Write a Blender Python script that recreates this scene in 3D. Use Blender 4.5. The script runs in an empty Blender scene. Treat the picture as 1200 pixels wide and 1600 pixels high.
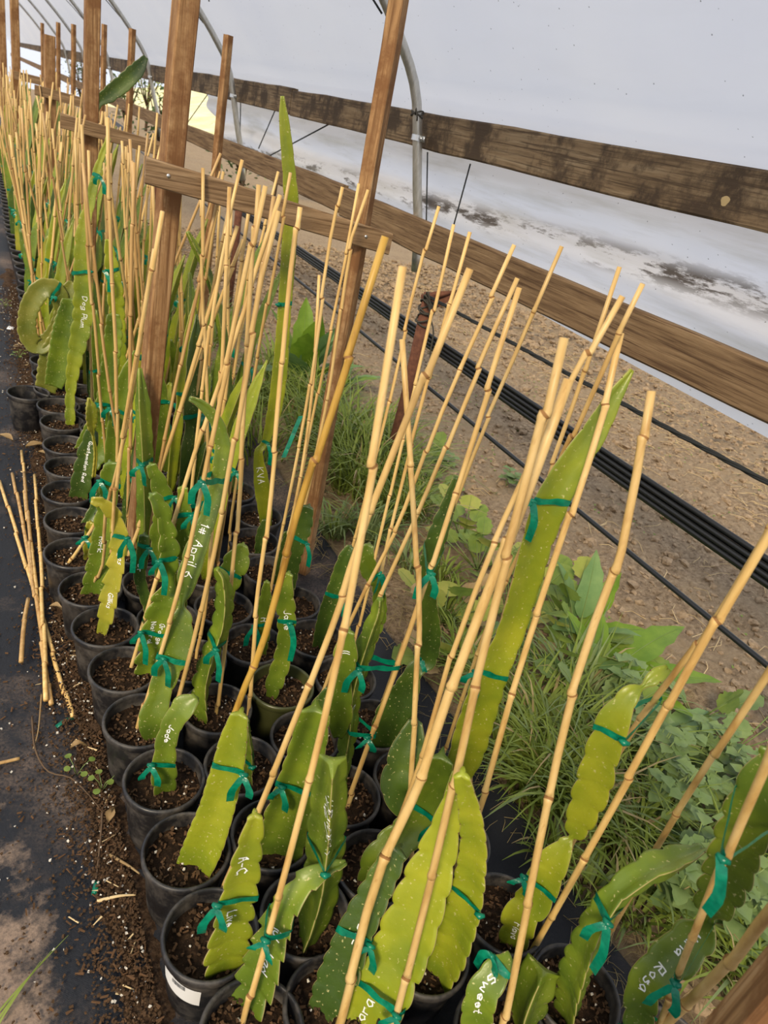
import bpy, bmesh, math, random
import numpy as np
from mathutils import Vector, Matrix, noise
from mathutils.bvhtree import BVHTree

random.seed(7)
rng = np.random.default_rng(7)
SC = bpy.context.scene
COL = SC.collection

# ---------------------------------------------------------------- camera
CAM_H = 1.45
_c = np.array([600., 800.]); _v = np.array([-50., 55.]); _n = np.array([100., 2800.])
FPX = math.sqrt(-float((_v - _c) @ (_n - _c)))            # focal length in pixels of the 1200x1600 frame
_F = np.array([*(_v - _c), FPX]); _F /= np.linalg.norm(_F)
_D = np.array([*(_n - _c), FPX]); _D /= np.linalg.norm(_D)
_R = np.cross(_D, _F)
CM = np.array([_R, _F, -_D])                              # camera (x right, y down, z ahead) -> world
cam_data = bpy.data.cameras.new('camera')
cam = bpy.data.objects.new('camera', cam_data)
COL.objects.link(cam)
mx = Matrix(((CM[0, 0], -CM[0, 1], -CM[0, 2], 0), (CM[1, 0], -CM[1, 1], -CM[1, 2], 0),
             (CM[2, 0], -CM[2, 1], -CM[2, 2], CAM_H), (0, 0, 0, 1)))
cam.matrix_world = mx
cam_data.sensor_fit = 'VERTICAL'
cam_data.sensor_height = 24.0
cam_data.sensor_width = 18.0
cam_data.lens = 24.0 * FPX / 1600.0
cam_data.clip_start = 0.02
cam_data.clip_end = 200
cam_data.dof.use_dof = True
cam_data.dof.focus_distance = 1.7
cam_data.dof.aperture_fstop = 4.6
SC.camera = cam

# ---------------------------------------------------------------- world, sun, exposure
W = bpy.data.worlds.new('world'); SC.world = W; W.use_nodes = True
bg = W.node_tree.nodes['Background']
bg.inputs[0].default_value = (0.86, 0.90, 1.0, 1); bg.inputs[1].default_value = 1.0
sd = bpy.data.lights.new('sun', 'SUN'); sd.energy = 3.1; sd.angle = math.radians(12); sd.color = (1.0, 0.83, 0.58)
sun = bpy.data.objects.new('sun', sd); COL.objects.link(sun)
sun.rotation_euler = Vector((0.60, 0.50, -0.60)).to_track_quat('-Z', 'Y').to_euler()
SC.view_settings.view_transform = 'Standard'
SC.view_settings.look = 'None'
SC.view_settings.gamma = 1
SC.view_settings.use_curve_mapping = False
SC.view_settings.exposure = 0.12


# ---------------------------------------------------------------- photo measuring helpers
def ray(u, v):
    return CM @ np.array([u - 600., v - 800., FPX])
CP = np.array([0, 0, CAM_H])
def at(u, v, z=0.0):
    d = ray(u, v); return CP + d * ((z - CAM_H) / d[2])
def on_y(u, v, y):
    d = ray(u, v); return CP + d * (y / d[1])
def on_x(u, v, x):
    d = ray(u, v); return CP + d * (x / d[0])
def depth(p):
    return float(CM[:, 2] @ (np.asarray(p) - CP))


# ---------------------------------------------------------------- materials
def mat(name, base, rough=0.6, spec=0.4):
    m = bpy.data.materials.new(name); m.use_nodes = True
    b = m.node_tree.nodes['Principled BSDF']
    b.inputs['Base Color'].default_value = (*base, 1)
    b.inputs['Roughness'].default_value = rough
    b.inputs['Specular IOR Level'].default_value = spec
    return m
def N(m, t, **kw):
    n = m.node_tree.nodes.new(t)
    for k, v in kw.items():
        if hasattr(n, k): setattr(n, k, v)
        else: n.inputs[k].default_value = v
    return n
def L(m, a, b): m.node_tree.links.new(a, b)
def coords(m, scale=(1, 1, 1), space='Object'):
    tc = N(m, 'ShaderNodeTexCoord'); mp = N(m, 'ShaderNodeMapping'); mp.inputs['Scale'].default_value = scale
    L(m, tc.outputs[space], mp.inputs['Vector']); return mp.outputs[0]
def ramp(m, fac, stops):
    r = N(m, 'ShaderNodeValToRGB')
    e = r.color_ramp.elements
    while len(e) < len(stops): e.new(0.5)
    for i, (p, c) in enumerate(stops):
        e[i].position = p; e[i].color = (*c, 1) if len(c) == 3 else c
    L(m, fac, r.inputs[0]); return r.outputs[0]
def noise_tex(m, vec, scale, detail=4, rough=0.55):
    n = N(m, 'ShaderNodeTexNoise'); n.inputs['Scale'].default_value = scale
    n.inputs['Detail'].default_value = detail; n.inputs['Roughness'].default_value = rough
    L(m, vec, n.inputs['Vector']); return n.outputs['Fac']
def mixc(m, fac, a, b, blend='MIX'):
    x = N(m, 'ShaderNodeMix'); x.data_type = 'RGBA'; x.blend_type = blend
    for s, i in ((fac, 0), (a, 6), (b, 7)):
        if hasattr(s, 'is_output'): L(m, s, x.inputs[i])
        elif isinstance(s, (int, float)): x.inputs[i].default_value = s
        else: x.inputs[i].default_value = (*s, 1)
    return x.outputs[2]
def bump(m, h, strength=0.4, dist=0.01):
    b = N(m, 'ShaderNodeBump'); b.inputs['Strength'].default_value = strength; b.inputs['Distance'].default_value = dist
    L(m, h, b.inputs['Height']); L(m, b.outputs[0], m.node_tree.nodes['Principled BSDF'].inputs['Normal'])
def setbase(m, c): L(m, c, m.node_tree.nodes['Principled BSDF'].inputs['Base Color'])
def setrough(m, c): L(m, c, m.node_tree.nodes['Principled BSDF'].inputs['Roughness'])
def objrand(m):
    return N(m, 'ShaderNodeObjectInfo').outputs['Random']

M = {}
def wood(name, c1, c2, c3, along, rough=0.8, stain=None):
    m = mat(name, c1, rough, 0.2)
    sc = [14, 14, 14]; sc[along] = 0.9
    v = coords(m, sc)
    n1 = noise_tex(m, v, 3.2, 8, 0.68)
    c = ramp(m, n1, [(0.25, c3), (0.5, c1), (0.72, c2)])
    sc2 = [60, 60, 60]; sc2[along] = 1.4
    n2 = noise_tex(m, coords(m, sc2), 2.0, 5, 0.7)
    c = mixc(m, ramp(m, n2, [(0.38, (1, 1, 1)), (0.5, (0, 0, 0))]), c, c3)
    if stain:
        n3 = noise_tex(m, coords(m, (3, 3, 3)), 2.3, 6, 0.7)
        c = mixc(m, ramp(m, n3, [(0.44, (0, 0, 0)), (0.58, (1, 1, 1))]), c, stain)
    setbase(m, c); bump(m, n2, 0.55, 0.004)
    return m
M['post_wood'] = wood('post_wood', (0.36, 0.205, 0.09), (0.52, 0.34, 0.175), (0.17, 0.085, 0.035), 2, stain=(0.20, 0.095, 0.038))
M['bar_wood'] = wood('bar_wood', (0.265, 0.17, 0.09), (0.40, 0.275, 0.155), (0.12, 0.07, 0.034), 0)
M['rail_wood'] = wood('rail_wood', (0.24, 0.16, 0.085), (0.34, 0.25, 0.145), (0.09, 0.058, 0.032), 1, stain=(0.075, 0.05, 0.03))
M['rail_wood_low'] = wood('rail_wood_low', (0.185, 0.118, 0.062), (0.28, 0.19, 0.105), (0.08, 0.046, 0.024), 1)

def bamboo(name, c1, c2, c3):
    m = mat(name, c1, 0.42, 0.45)
    n1 = noise_tex(m, coords(m, (30, 30, 2.2)), 1.6, 5, 0.6)
    c = ramp(m, n1, [(0.28, c3), (0.48, c1), (0.75, c2)])
    n2 = noise_tex(m, coords(m, (160, 160, 25)), 1.0, 3, 0.6)
    c = mixc(m, ramp(m, n2, [(0.62, (0, 0, 0)), (0.74, (0.6, 0.6, 0.6))]), c, c3)
    hv = N(m, 'ShaderNodeHueSaturation'); L(m, c, hv.inputs['Color'])
    mr = N(m, 'ShaderNodeMapRange'); mr.inputs[3].default_value = 0.84; mr.inputs[4].default_value = 1.14
    L(m, objrand(m), mr.inputs[0]); L(m, mr.outputs[0], hv.inputs['Value'])
    setbase(m, hv.outputs[0]); bump(m, n1, 0.15, 0.002)
    return m
M['bamboo'] = bamboo('bamboo', (0.61, 0.40, 0.14), (0.75, 0.54, 0.235), (0.43, 0.24, 0.07))
M['bamboo_dull'] = bamboo('bamboo_dull', (0.46, 0.28, 0.10), (0.58, 0.39, 0.165), (0.30, 0.155, 0.05))
M['bamboo_gold'] = bamboo('bamboo_gold', (0.55, 0.32, 0.05), (0.66, 0.42, 0.09), (0.28, 0.13, 0.02))
M['bamboo_node'] = mat('bamboo_node', (0.27, 0.135, 0.045), 0.7, 0.2)

def cactus(name, c1, c2, c3):
    m = mat(name, c1, 0.38, 0.5)
    v = coords(m, (1, 1, 1))
    n1 = noise_tex(m, v, 9, 3, 0.5)
    c = ramp(m, n1, [(0.3, c3), (0.5, c1), (0.68, c2)])
    n2 = noise_tex(m, v, 160, 2, 0.5)
    c = mixc(m, ramp(m, n2, [(0.66, (0, 0, 0)), (0.72, (0.7, 0.7, 0.7))]), c, (0.55, 0.50, 0.22))
    hv = N(m, 'ShaderNodeHueSaturation'); L(m, c, hv.inputs['Color'])
    mr = N(m, 'ShaderNodeMapRange'); mr.inputs[3].default_value = 0.85; mr.inputs[4].default_value = 1.12
    L(m, objrand(m), mr.inputs[0]); L(m, mr.outputs[0], hv.inputs['Value'])
    setbase(m, hv.outputs[0])
    n4 = noise_tex(m, v, 45, 3, 0.6); bump(m, n4, 0.25, 0.004)
    b = m.node_tree.nodes['Principled BSDF']
    b.inputs['Subsurface Weight'].default_value = 0.12
    b.inputs['Subsurface Radius'].default_value = (0.3, 0.5, 0.05)
    b.inputs['Subsurface Scale'].default_value = 0.01
    return m
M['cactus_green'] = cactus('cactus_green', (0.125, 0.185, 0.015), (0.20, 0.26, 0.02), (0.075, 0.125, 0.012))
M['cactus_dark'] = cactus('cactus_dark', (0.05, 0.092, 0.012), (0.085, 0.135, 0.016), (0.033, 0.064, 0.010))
M['cactus_lime'] = cactus('cactus_lime', (0.25, 0.29, 0.016), (0.34, 0.36, 0.022), (0.15, 0.21, 0.013))
M['cactus_yellow'] = cactus('cactus_yellow', (0.32, 0.30, 0.028), (0.43, 0.36, 0.04), (0.19, 0.22, 0.02))
M['cactus_margin'] = mat('cactus_margin', (0.36, 0.30, 0.12), 0.75, 0.2)
M['areole'] = mat('areole', (0.10, 0.06, 0.03), 0.9, 0.1)
M['ink'] = mat('ink', (0.85, 0.86, 0.82), 0.6, 0.3)
M['scar'] = mat('scar', (0.33, 0.22, 0.10), 0.9, 0.1)

m = mat('tie_plastic', (0.0, 0.18, 0.10), 0.25, 0.5); M['tie'] = m
n1 = noise_tex(m, coords(m), 60, 3); setbase(m, ramp(m, n1, [(0.3, (0.0, 0.13, 0.085)), (0.7, (0.006, 0.30, 0.17))]))
bump(m, n1, 0.5, 0.004)
tr = N(m, 'ShaderNodeBsdfTranslucent'); tr.inputs[0].default_value = (0.0, 0.35, 0.16, 1)
ms = N(m, 'ShaderNodeMixShader'); ms.inputs[0].default_value = 0.3
out = m.node_tree.nodes['Material Output']
L(m, m.node_tree.nodes['Principled BSDF'].outputs[0], ms.inputs[1]); L(m, tr.outputs[0], ms.inputs[2]); L(m, ms.outputs[0], out.inputs[0])

m = mat('pot_plastic', (0.018, 0.018, 0.02), 0.42, 0.5); M['pot'] = m
v = coords(m); n1 = noise_tex(m, v, 14, 6, 0.7)
setbase(m, mixc(m, ramp(m, n1, [(0.45, (0, 0, 0)), (0.78, (1, 1, 1))]), (0.014, 0.014, 0.016), (0.13, 0.112, 0.092)))
setrough(m, ramp(m, n1, [(0.35, (0.33,) * 3), (0.7, (0.75,) * 3)]))
M['pot_olive'] = mat('pot_olive', (0.055, 0.06, 0.02), 0.35, 0.5)

m = mat('potting_soil', (0.05, 0.03, 0.018), 0.95, 0.15); M['potsoil'] = m
v = coords(m, space='Object'); n1 = noise_tex(m, v, 70, 6, 0.7)
c = ramp(m, n1, [(0.3, (0.008, 0.005, 0.003)), (0.55, (0.030, 0.017, 0.009)), (0.75, (0.085, 0.048, 0.025))])
vo = N(m, 'ShaderNodeTexVoronoi'); vo.inputs['Scale'].default_value = 130; L(m, v, vo.inputs['Vector'])
c = mixc(m, ramp(m, vo.outputs['Distance'], [(0.0, (1, 1, 1)), (0.2, (0, 0, 0))]), c, (0.10, 0.062, 0.036))
setbase(m, c); bump(m, n1, 0.9, 0.012)
m = mat('spilled_soil', (0.06, 0.036, 0.02), 0.95, 0.12); M['spill'] = m
n1 = noise_tex(m, coords(m), 90, 7, 0.75); setbase(m, ramp(m, n1, [(0.3, (0.02, 0.012, 0.007)), (0.5, (0.065, 0.038, 0.022)), (0.72, (0.17, 0.11, 0.065))])); bump(m, n1, 0.9, 0.008)
M['chip'] = mat('chip', (0.11, 0.06, 0.03), 0.9, 0.15)
M['perlite'] = mat('perlite', (0.62, 0.58, 0.5), 0.8, 0.2)
M['dirt_crumb'] = mat('dirt_crumb', (0.075, 0.045, 0.025), 0.95, 0.1)

m = mat('garden_soil', (0.3, 0.2, 0.12), 0.95, 0.12); M['soil'] = m
v = coords(m)
n1 = noise_tex(m, v, 2.2, 6, 0.6); n2 = noise_tex(m, v, 42, 8, 0.75)
c = ramp(m, n2, [(0.30, (0.10, 0.068, 0.041)), (0.5, (0.36, 0.26, 0.165)), (0.70, (0.60, 0.465, 0.31))])
c = mixc(m, ramp(m, n1, [(0.42, (0, 0, 0)), (0.62, (0.8, 0.8, 0.8))]), c, (0.40, 0.30, 0.19))
vo = N(m, 'ShaderNodeTexVoronoi'); vo.feature = 'DISTANCE_TO_EDGE'; vo.inputs['Scale'].default_value = 11
nz = N(m, 'ShaderNodeTexNoise'); nz.inputs['Scale'].default_value = 9; L(m, v, nz.inputs['Vector'])
va = N(m, 'ShaderNodeMixRGB'); va.inputs[0].default_value = 0.12; L(m, v, va.inputs[1]); L(m, nz.outputs['Color'], va.inputs[2])
L(m, va.outputs[0], vo.inputs['Vector'])
crack = ramp(m, vo.outputs['Distance'], [(0.0, (0, 0, 0)), (0.035, (1, 1, 1))])
mm = N(m, 'ShaderNodeMath', operation='MULTIPLY'); L(m, crack, mm.inputs[0]); mm.inputs[1].default_value = 0.14
ad = N(m, 'ShaderNodeMath', operation='ADD'); L(m, n2, ad.inputs[0]); L(m, mm.outputs[0], ad.inputs[1])
setbase(m, c); bump(m, ad.outputs[0], 0.9, 0.03)
M['clod'] = mat('clod', (0.30, 0.20, 0.12), 0.95, 0.1)
setbase(M['clod'], ramp(M['clod'], noise_tex(M['clod'], coords(M['clod']), 40, 5, 0.7), [(0.3, (0.15, 0.105, 0.065)), (0.6, (0.36, 0.265, 0.17))]))
M['straw'] = mat('straw', (0.66, 0.50, 0.27), 0.75, 0.2)

m = mat('ground_fabric', (0.02, 0.021, 0.024), 0.6, 0.35); M['fabric'] = m
v = coords(m); n1 = noise_tex(m, v, 1.25, 8, 0.62); n2 = noise_tex(m, v, 150, 4, 0.7)
wv = N(m, 'ShaderNodeTexChecker'); wv.inputs['Scale'].default_value = 520; L(m, v, wv.inputs['Vector'])
c = mixc(m, wv.outputs['Fac'], (0.008, 0.009, 0.013), (0.017, 0.019, 0.024))
dust = ramp(m, n1, [(0.52, (0, 0, 0)), (0.70, (1, 1, 1))])
fine = ramp(m, n2, [(0.35, (0, 0, 0)), (0.6, (1, 1, 1))])
mm = N(m, 'ShaderNodeMath', operation='MULTIPLY'); L(m, dust, mm.inputs[0]); L(m, fine, mm.inputs[1])
c = mixc(m, mm.outputs[0], c, (0.27, 0.19, 0.135))
# dried mud washed onto the walked side of the path
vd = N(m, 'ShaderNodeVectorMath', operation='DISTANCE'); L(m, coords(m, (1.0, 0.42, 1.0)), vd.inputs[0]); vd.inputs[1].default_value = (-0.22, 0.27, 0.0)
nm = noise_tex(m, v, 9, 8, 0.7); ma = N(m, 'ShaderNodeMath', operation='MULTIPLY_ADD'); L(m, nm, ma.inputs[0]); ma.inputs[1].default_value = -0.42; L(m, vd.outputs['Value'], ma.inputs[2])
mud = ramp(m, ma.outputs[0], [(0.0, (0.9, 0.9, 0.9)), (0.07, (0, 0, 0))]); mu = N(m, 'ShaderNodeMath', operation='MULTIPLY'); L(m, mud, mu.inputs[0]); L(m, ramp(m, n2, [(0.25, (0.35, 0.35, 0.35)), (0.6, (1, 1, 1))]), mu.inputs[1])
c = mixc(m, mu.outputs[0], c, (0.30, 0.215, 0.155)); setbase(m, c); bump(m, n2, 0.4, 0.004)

def film(name, stains):
    m = mat(name, (0.8, 0.8, 0.83), 0.35, 0.35)
    v = coords(m)
    n1 = noise_tex(m, v, 1.3, 4, 0.5)
    c = ramp(m, n1, [(0.3, (0.82, 0.83, 0.885)), (0.7, (0.88, 0.88, 0.91))])
    vo = N(m, 'ShaderNodeTexVoronoi'); vo.inputs['Scale'].default_value = 26; L(m, v, vo.inputs['Vector'])
    c = mixc(m, ramp(m, vo.outputs['Distance'], [(0.035, (1, 1, 1)), (0.07, (0, 0, 0))]), c, (0.30, 0.30, 0.32))
    if stains:
        s = N(m, 'ShaderNodeSeparateXYZ'); L(m, v, s.inputs[0])
        # mould along a sagging horizontal fold
        ma = N(m, 'ShaderNodeMath', operation='MULTIPLY_ADD'); L(m, s.outputs['Y'], ma.inputs[0]); ma.inputs[1].default_value = 0.03; ma.inputs[2].default_value = -1.33
        z = N(m, 'ShaderNodeMath', operation='ADD'); L(m, s.outputs['Z'], z.inputs[0]); L(m, ma.outputs[0], z.inputs[1])
        ab = N(m, 'ShaderNodeMath', operation='ABSOLUTE'); L(m, z.outputs[0], ab.inputs[0])
        band = ramp(m, ab.outputs[0], [(0.01, (1, 1, 1)), (0.055, (0, 0, 0))])
        n3 = noise_tex(m, coords(m, (1, 0.55, 3.0)), 5, 9, 0.72)
        thr = ramp(m, n3, [(0.5, (0, 0, 0)), (0.56, (1, 1, 1))])
        mu = N(m, 'ShaderNodeMath', operation='MULTIPLY'); L(m, band, mu.inputs[0]); L(m, thr, mu.inputs[1])
        c = mixc(m, mu.outputs[0], c, (0.14, 0.12, 0.105))
        n5 = noise_tex(m, coords(m, (1, 0.5, 6.0)), 2.2, 6, 0.6)
        c = mixc(m, ramp(m, n5, [(0.5, (0, 0, 0)), (0.72, (0.55, 0.55, 0.55))]), c, (0.47, 0.45, 0.38))
    setbase(m, c)
    tr = N(m, 'ShaderNodeBsdfTranslucent'); L(m, c, tr.inputs[0])
    ms = N(m, 'ShaderNodeMixShader'); ms.inputs[0].default_value = 0.6
    L(m, m.node_tree.nodes['Principled BSDF'].outputs[0], ms.inputs[1]); L(m, tr.outputs[0], ms.inputs[2])
    L(m, ms.outputs[0], m.node_tree.nodes['Material Output'].inputs[0])
    bump(m, noise_tex(m, coords(m, (1, 0.8, 3)), 3.0, 4, 0.5), 0.25, 0.05)
    return m
M['film'] = film('film', False)
M['film_dirty'] = film('film_dirty', True)

m = mat('galvanised', (0.55, 0.54, 0.50), 0.38, 0.5); m.node_tree.nodes['Principled BSDF'].inputs['Metallic'].default_value = 0.75; M['galv'] = m
setbase(m, ramp(m, noise_tex(m, coords(m, (8, 8, 2)), 6, 5, 0.7), [(0.3, (0.40, 0.385, 0.34)), (0.7, (0.66, 0.64, 0.58))]))
m = mat('rust', (0.13, 0.055, 0.035), 0.85, 0.2); M['rust'] = m
setbase(m, ramp(m, noise_tex(m, coords(m), 40, 5, 0.7), [(0.3, (0.085, 0.035, 0.024)), (0.7, (0.20, 0.085, 0.05))]))
M['black_hose'] = mat('black_hose', (0.012, 0.013, 0.014), 0.38, 0.5)
M['rope'] = mat('rope', (0.02, 0.022, 0.022), 0.7, 0.3)
M['string'] = mat('string', (0.07, 0.065, 0.055), 0.9, 0.1)
M['steel'] = mat('steel', (0.6, 0.6, 0.58), 0.35, 0.5); M['steel'].node_tree.nodes['Principled BSDF'].inputs['Metallic'].default_value = 0.9
M['white_paper'] = mat('white_paper', (0.75, 0.75, 0.74), 0.5, 0.3)
M['print'] = mat('print', (0.12, 0.12, 0.12), 0.6, 0.2)

def leafmat(name, c1, c2, rough=0.5, trans=0.3):
    m = mat(name, c1, rough, 0.35)
    n1 = noise_tex(m, coords(m), 14, 4, 0.6)
    c = ramp(m, n1, [(0.35, c1), (0.65, c2)]); setbase(m, c)
    t = N(m, 'ShaderNodeBsdfTranslucent'); L(m, c, t.inputs[0])
    ms = N(m, 'ShaderNodeMixShader'); ms.inputs[0].default_value = trans
    L(m, m.node_tree.nodes['Principled BSDF'].outputs[0], ms.inputs[1]); L(m, t.outputs[0], ms.inputs[2])
    L(m, ms.outputs[0], m.node_tree.nodes['Material Output'].inputs[0])
    return m
M['cactus_olive'] = cactus('cactus_olive', (0.19, 0.20, 0.03), (0.26, 0.25, 0.045), (0.12, 0.15, 0.02))
M['grass'] = leafmat('grass', (0.15, 0.215, 0.03), (0.26, 0.33, 0.06))
M['grass_blue'] = leafmat('grass_blue', (0.15, 0.21, 0.07), (0.24, 0.31, 0.12))
M['dry_grass'] = leafmat('dry_grass', (0.36, 0.28, 0.13), (0.5, 0.4, 0.2))
M['dock'] = leafmat('dock', (0.13, 0.24, 0.018), (0.20, 0.32, 0.03))
M['dock_pale'] = leafmat('dock_pale', (0.15, 0.27, 0.09), (0.22, 0.34, 0.12))
M['mallow'] = leafmat('mallow', (0.16, 0.25, 0.045), (0.27, 0.35, 0.07))
M['mallow_yellow'] = leafmat('mallow_yellow', (0.30, 0.35, 0.06), (0.42, 0.42, 0.10))
M['nettle'] = leafmat('nettle', (0.16, 0.25, 0.08), (0.24, 0.33, 0.12))
M['midrib'] = leafmat('midrib', (0.22, 0.32, 0.10), (0.27, 0.36, 0.12))
M['dry_leaf'] = leafmat('dry_leaf', (0.36, 0.23, 0.10), (0.5, 0.36, 0.18))
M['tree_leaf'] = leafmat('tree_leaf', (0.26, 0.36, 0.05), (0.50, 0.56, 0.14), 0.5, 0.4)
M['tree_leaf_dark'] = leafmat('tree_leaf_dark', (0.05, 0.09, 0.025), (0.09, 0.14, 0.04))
M['bark'] = mat('bark', (0.12, 0.08, 0.05), 0.9, 0.1)
m = mat('dry_hill', (0.62, 0.56, 0.27), 0.95, 0.1); M['hill'] = m
setbase(m, ramp(m, noise_tex(m, coords(m), 1.2, 6, 0.7), [(0.35, (0.72, 0.68, 0.32)), (0.65, (0.90, 0.84, 0.55))]))


# ---------------------------------------------------------------- mesh helpers
def obj(name, verts, faces, m, parent=None, smooth=True, fm=None, loc=None):
    me = bpy.data.meshes.new(name)
    me.from_pydata([tuple(map(float, p)) for p in verts], [], [tuple(int(i) for i in f) for f in faces])
    for x in (m if isinstance(m, (list, tuple)) else [m]): me.materials.append(x)
    if fm is not None: me.polygons.foreach_set('material_index', np.asarray(fm, dtype=np.int32))
    if smooth: me.polygons.foreach_set('use_smooth', np.ones(len(me.polygons), dtype=bool))
    me.update()
    o = bpy.data.objects.new(name, me); COL.objects.link(o)
    if parent: o.parent = parent
    if loc is not None: o.location = loc
    return o
def thing(name, label, cat, loc=(0, 0, 0), group=None, rot=0):
    o = bpy.data.objects.new(name, None); COL.objects.link(o); o.empty_display_size = 0.05
    o.location = loc; o.rotation_euler = (0, 0, rot); tag(o, label, cat, group); return o
def tag(o, label, cat=None, group=None, kind=None):
    if label: o['label'] = label
    if cat: o['category'] = cat
    if group: o['group'] = group
    if kind: o['kind'] = kind
    return o
class MB:
    def __init__(s): s.v = []; s.f = []; s.m = []
    def add(s, v, f, mi=0):
        o = len(s.v); s.v += [tuple(p) for p in v]; s.f += [tuple(i + o for i in q) for q in f]; s.m += [mi] * len(f)
    def box(s, c, size, rot=0, mi=0, tilt=None):
        x, y, z = (a / 2 for a in size); pts = []
        R = Matrix.Rotation(rot, 3, 'Z') if tilt is None else tilt
        for i in (-1, 1):
            for j in (-1, 1):
                for k in (-1, 1): pts.append(tuple(Vector(c) + R @ Vector((i * x, j * y, k * z))))
        s.add(pts, [(0, 1, 3, 2), (4, 6, 7, 5), (0, 4, 5, 1), (2, 3, 7, 6), (0, 2, 6, 4), (1, 5, 7, 3)], mi)
    def tube(s, path, rad, n=10, mi=0, cap=True, mis=None):
        v, f, fmi = tube_geo(path, rad, n, cap, mi, mis); o = len(s.v)
        s.v += v; s.f += [tuple(i + o for i in q) for q in f]; s.m += fmi
    def build(s, name, m, parent=None, smooth=True, loc=None):
        v = s.v if loc is None or parent else s.v
        return obj(name, v, s.f, m, parent, smooth, s.m, loc)
def frames(path):
    P = [Vector(p) for p in path]; n = len(P); T = []
    for i in range(n):
        t = P[min(i + 1, n - 1)] - P[max(i - 1, 0)]
        T.append(t.normalized() if t.length > 1e-9 else Vector((0, 0, 1)))
    a = Vector((1, 0, 0)) if abs(T[0].x) < 0.8 else Vector((0, 1, 0))
    U = (a - T[0] * a.dot(T[0])).normalized(); out = []
    for i in range(n):
        U = (U - T[i] * U.dot(T[i]))
        U = U.normalized() if U.length > 1e-6 else T[i].orthogonal().normalized()
        out.append((P[i], T[i], U, T[i].cross(U)))
    return out
def tube_geo(path, rad, n=10, cap=True, mi=0, mis=None):
    fr = frames(path); v = []; f = []; fmi = []
    for i, (p, t, u, w) in enumerate(fr):
        r = rad[i] if hasattr(rad, '__len__') else rad
        for k in range(n):
            a = 2 * math.pi * k / n; q = p + u * (math.cos(a) * r) + w * (math.sin(a) * r); v.append((q.x, q.y, q.z))
    for i in range(len(fr) - 1):
        for k in range(n):
            k2 = (k + 1) % n; f.append((i * n + k, i * n + k2, (i + 1) * n + k2, (i + 1) * n + k)); fmi.append(mis[i] if mis else mi)
    if cap:
        f.append(tuple(range(n - 1, -1, -1))); fmi.append(mi); e = (len(fr) - 1) * n
        f.append(tuple(e + k for k in range(n))); fmi.append(mi)
    return v, f, fmi
def catmull(pts, n):
    P = np.array(pts, float)
    if len(P) == 2: return np.array([P[0] + (P[1] - P[0]) * t for t in np.linspace(0, 1, n)])
    d = np.r_[0, np.cumsum(np.linalg.norm(np.diff(P[:, :3], axis=0), axis=1))]
    E = np.vstack([2 * P[0] - P[1], P, 2 * P[-1] - P[-2]]); out = []
    for s in np.linspace(0, d[-1], n):
        i = min(max(int(np.searchsorted(d, s, side='right')) - 1, 0), len(P) - 2)
        t = (s - d[i]) / max(d[i + 1] - d[i], 1e-9); a, b, c, e = E[i], E[i + 1], E[i + 2], E[i + 3]
        out.append(0.5 * (2 * b + (c - a) * t + (2 * a - 5 * b + 4 * c - e) * t * t + (3 * b - a - 3 * c + e) * t ** 3))
    return np.array(out)
def lathe(profile, n=40):
    v = []; f = []
    for (r, z) in profile:
        for k in range(n):
            a = 2 * math.pi * k / n; v.append((r * math.cos(a), r * math.sin(a), z))
    for i in range(len(profile) - 1):
        for k in range(n):
            k2 = (k + 1) % n; f.append((i * n + k, i * n + k2, (i + 1) * n + k2, (i + 1) * n + k))
    return v, f
def child_copy(o, parent):
    c = o.copy(); COL.objects.link(c); c.parent = parent; return c


# ================================================================ LARGE STRUCTURE
def hnoise(x, y, s): return noise.noise(Vector((x * s, y * s, 3.1)))
# bare soil floor: fine patch near, coarse patches far
def soil_h(x, y, fine=True):
    h = 0.035 * hnoise(x, y, 0.9) + 0.016 * hnoise(x, y, 5)
    if fine:
        h += 0.022 * (0.5 - abs(noise.noise(Vector((x * 9, y * 9, 0))))) + 0.020 * (0.4 - abs(noise.noise(Vector((x * 21, y * 21, 7))))) + 0.010 * noise.noise(Vector((x * 47, y * 47, 3)))
    e = min(1, max(0, (x - 1.2) / 0.5)); return h * e - 0.012 + 0.012 * e
def soil_patch(name, x0, x1, y0, y1, st, hole=None):
    xs = np.arange(x0, x1 + st * 0.5, st); ys = np.arange(y0, y1 + st * 0.5, st); v = []; f = []
    for y in ys:
        for x in xs: v.append((x, y, soil_h(x, y, st < 0.1) - (0.03 if st > 0.1 else 0)))
    nx = len(xs)
    for j in range(len(ys) - 1):
        for i in range(nx - 1):
            if hole and hole[0] - 1e-6 <= xs[i] and xs[i + 1] <= hole[1] + 1e-6 and hole[2] - 1e-6 <= ys[j] and ys[j + 1] <= hole[3] + 1e-6: continue
            f.append((j * nx + i, j * nx + i + 1, (j + 1) * nx + i + 1, (j + 1) * nx + i))
    o = obj(name, v, f, M['soil']); tag(o, 'bare brown tilled soil ground beside the pots', None, None, 'structure'); return o
soil_patch('floor', 1.0, 4.6, 0.0, 6.0, 0.017)
soil_patch('floor', -8.0, 13.0, -3.0, 40.0, 0.2, hole=(1.0, 4.6, 0.0, 6.0))

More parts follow.
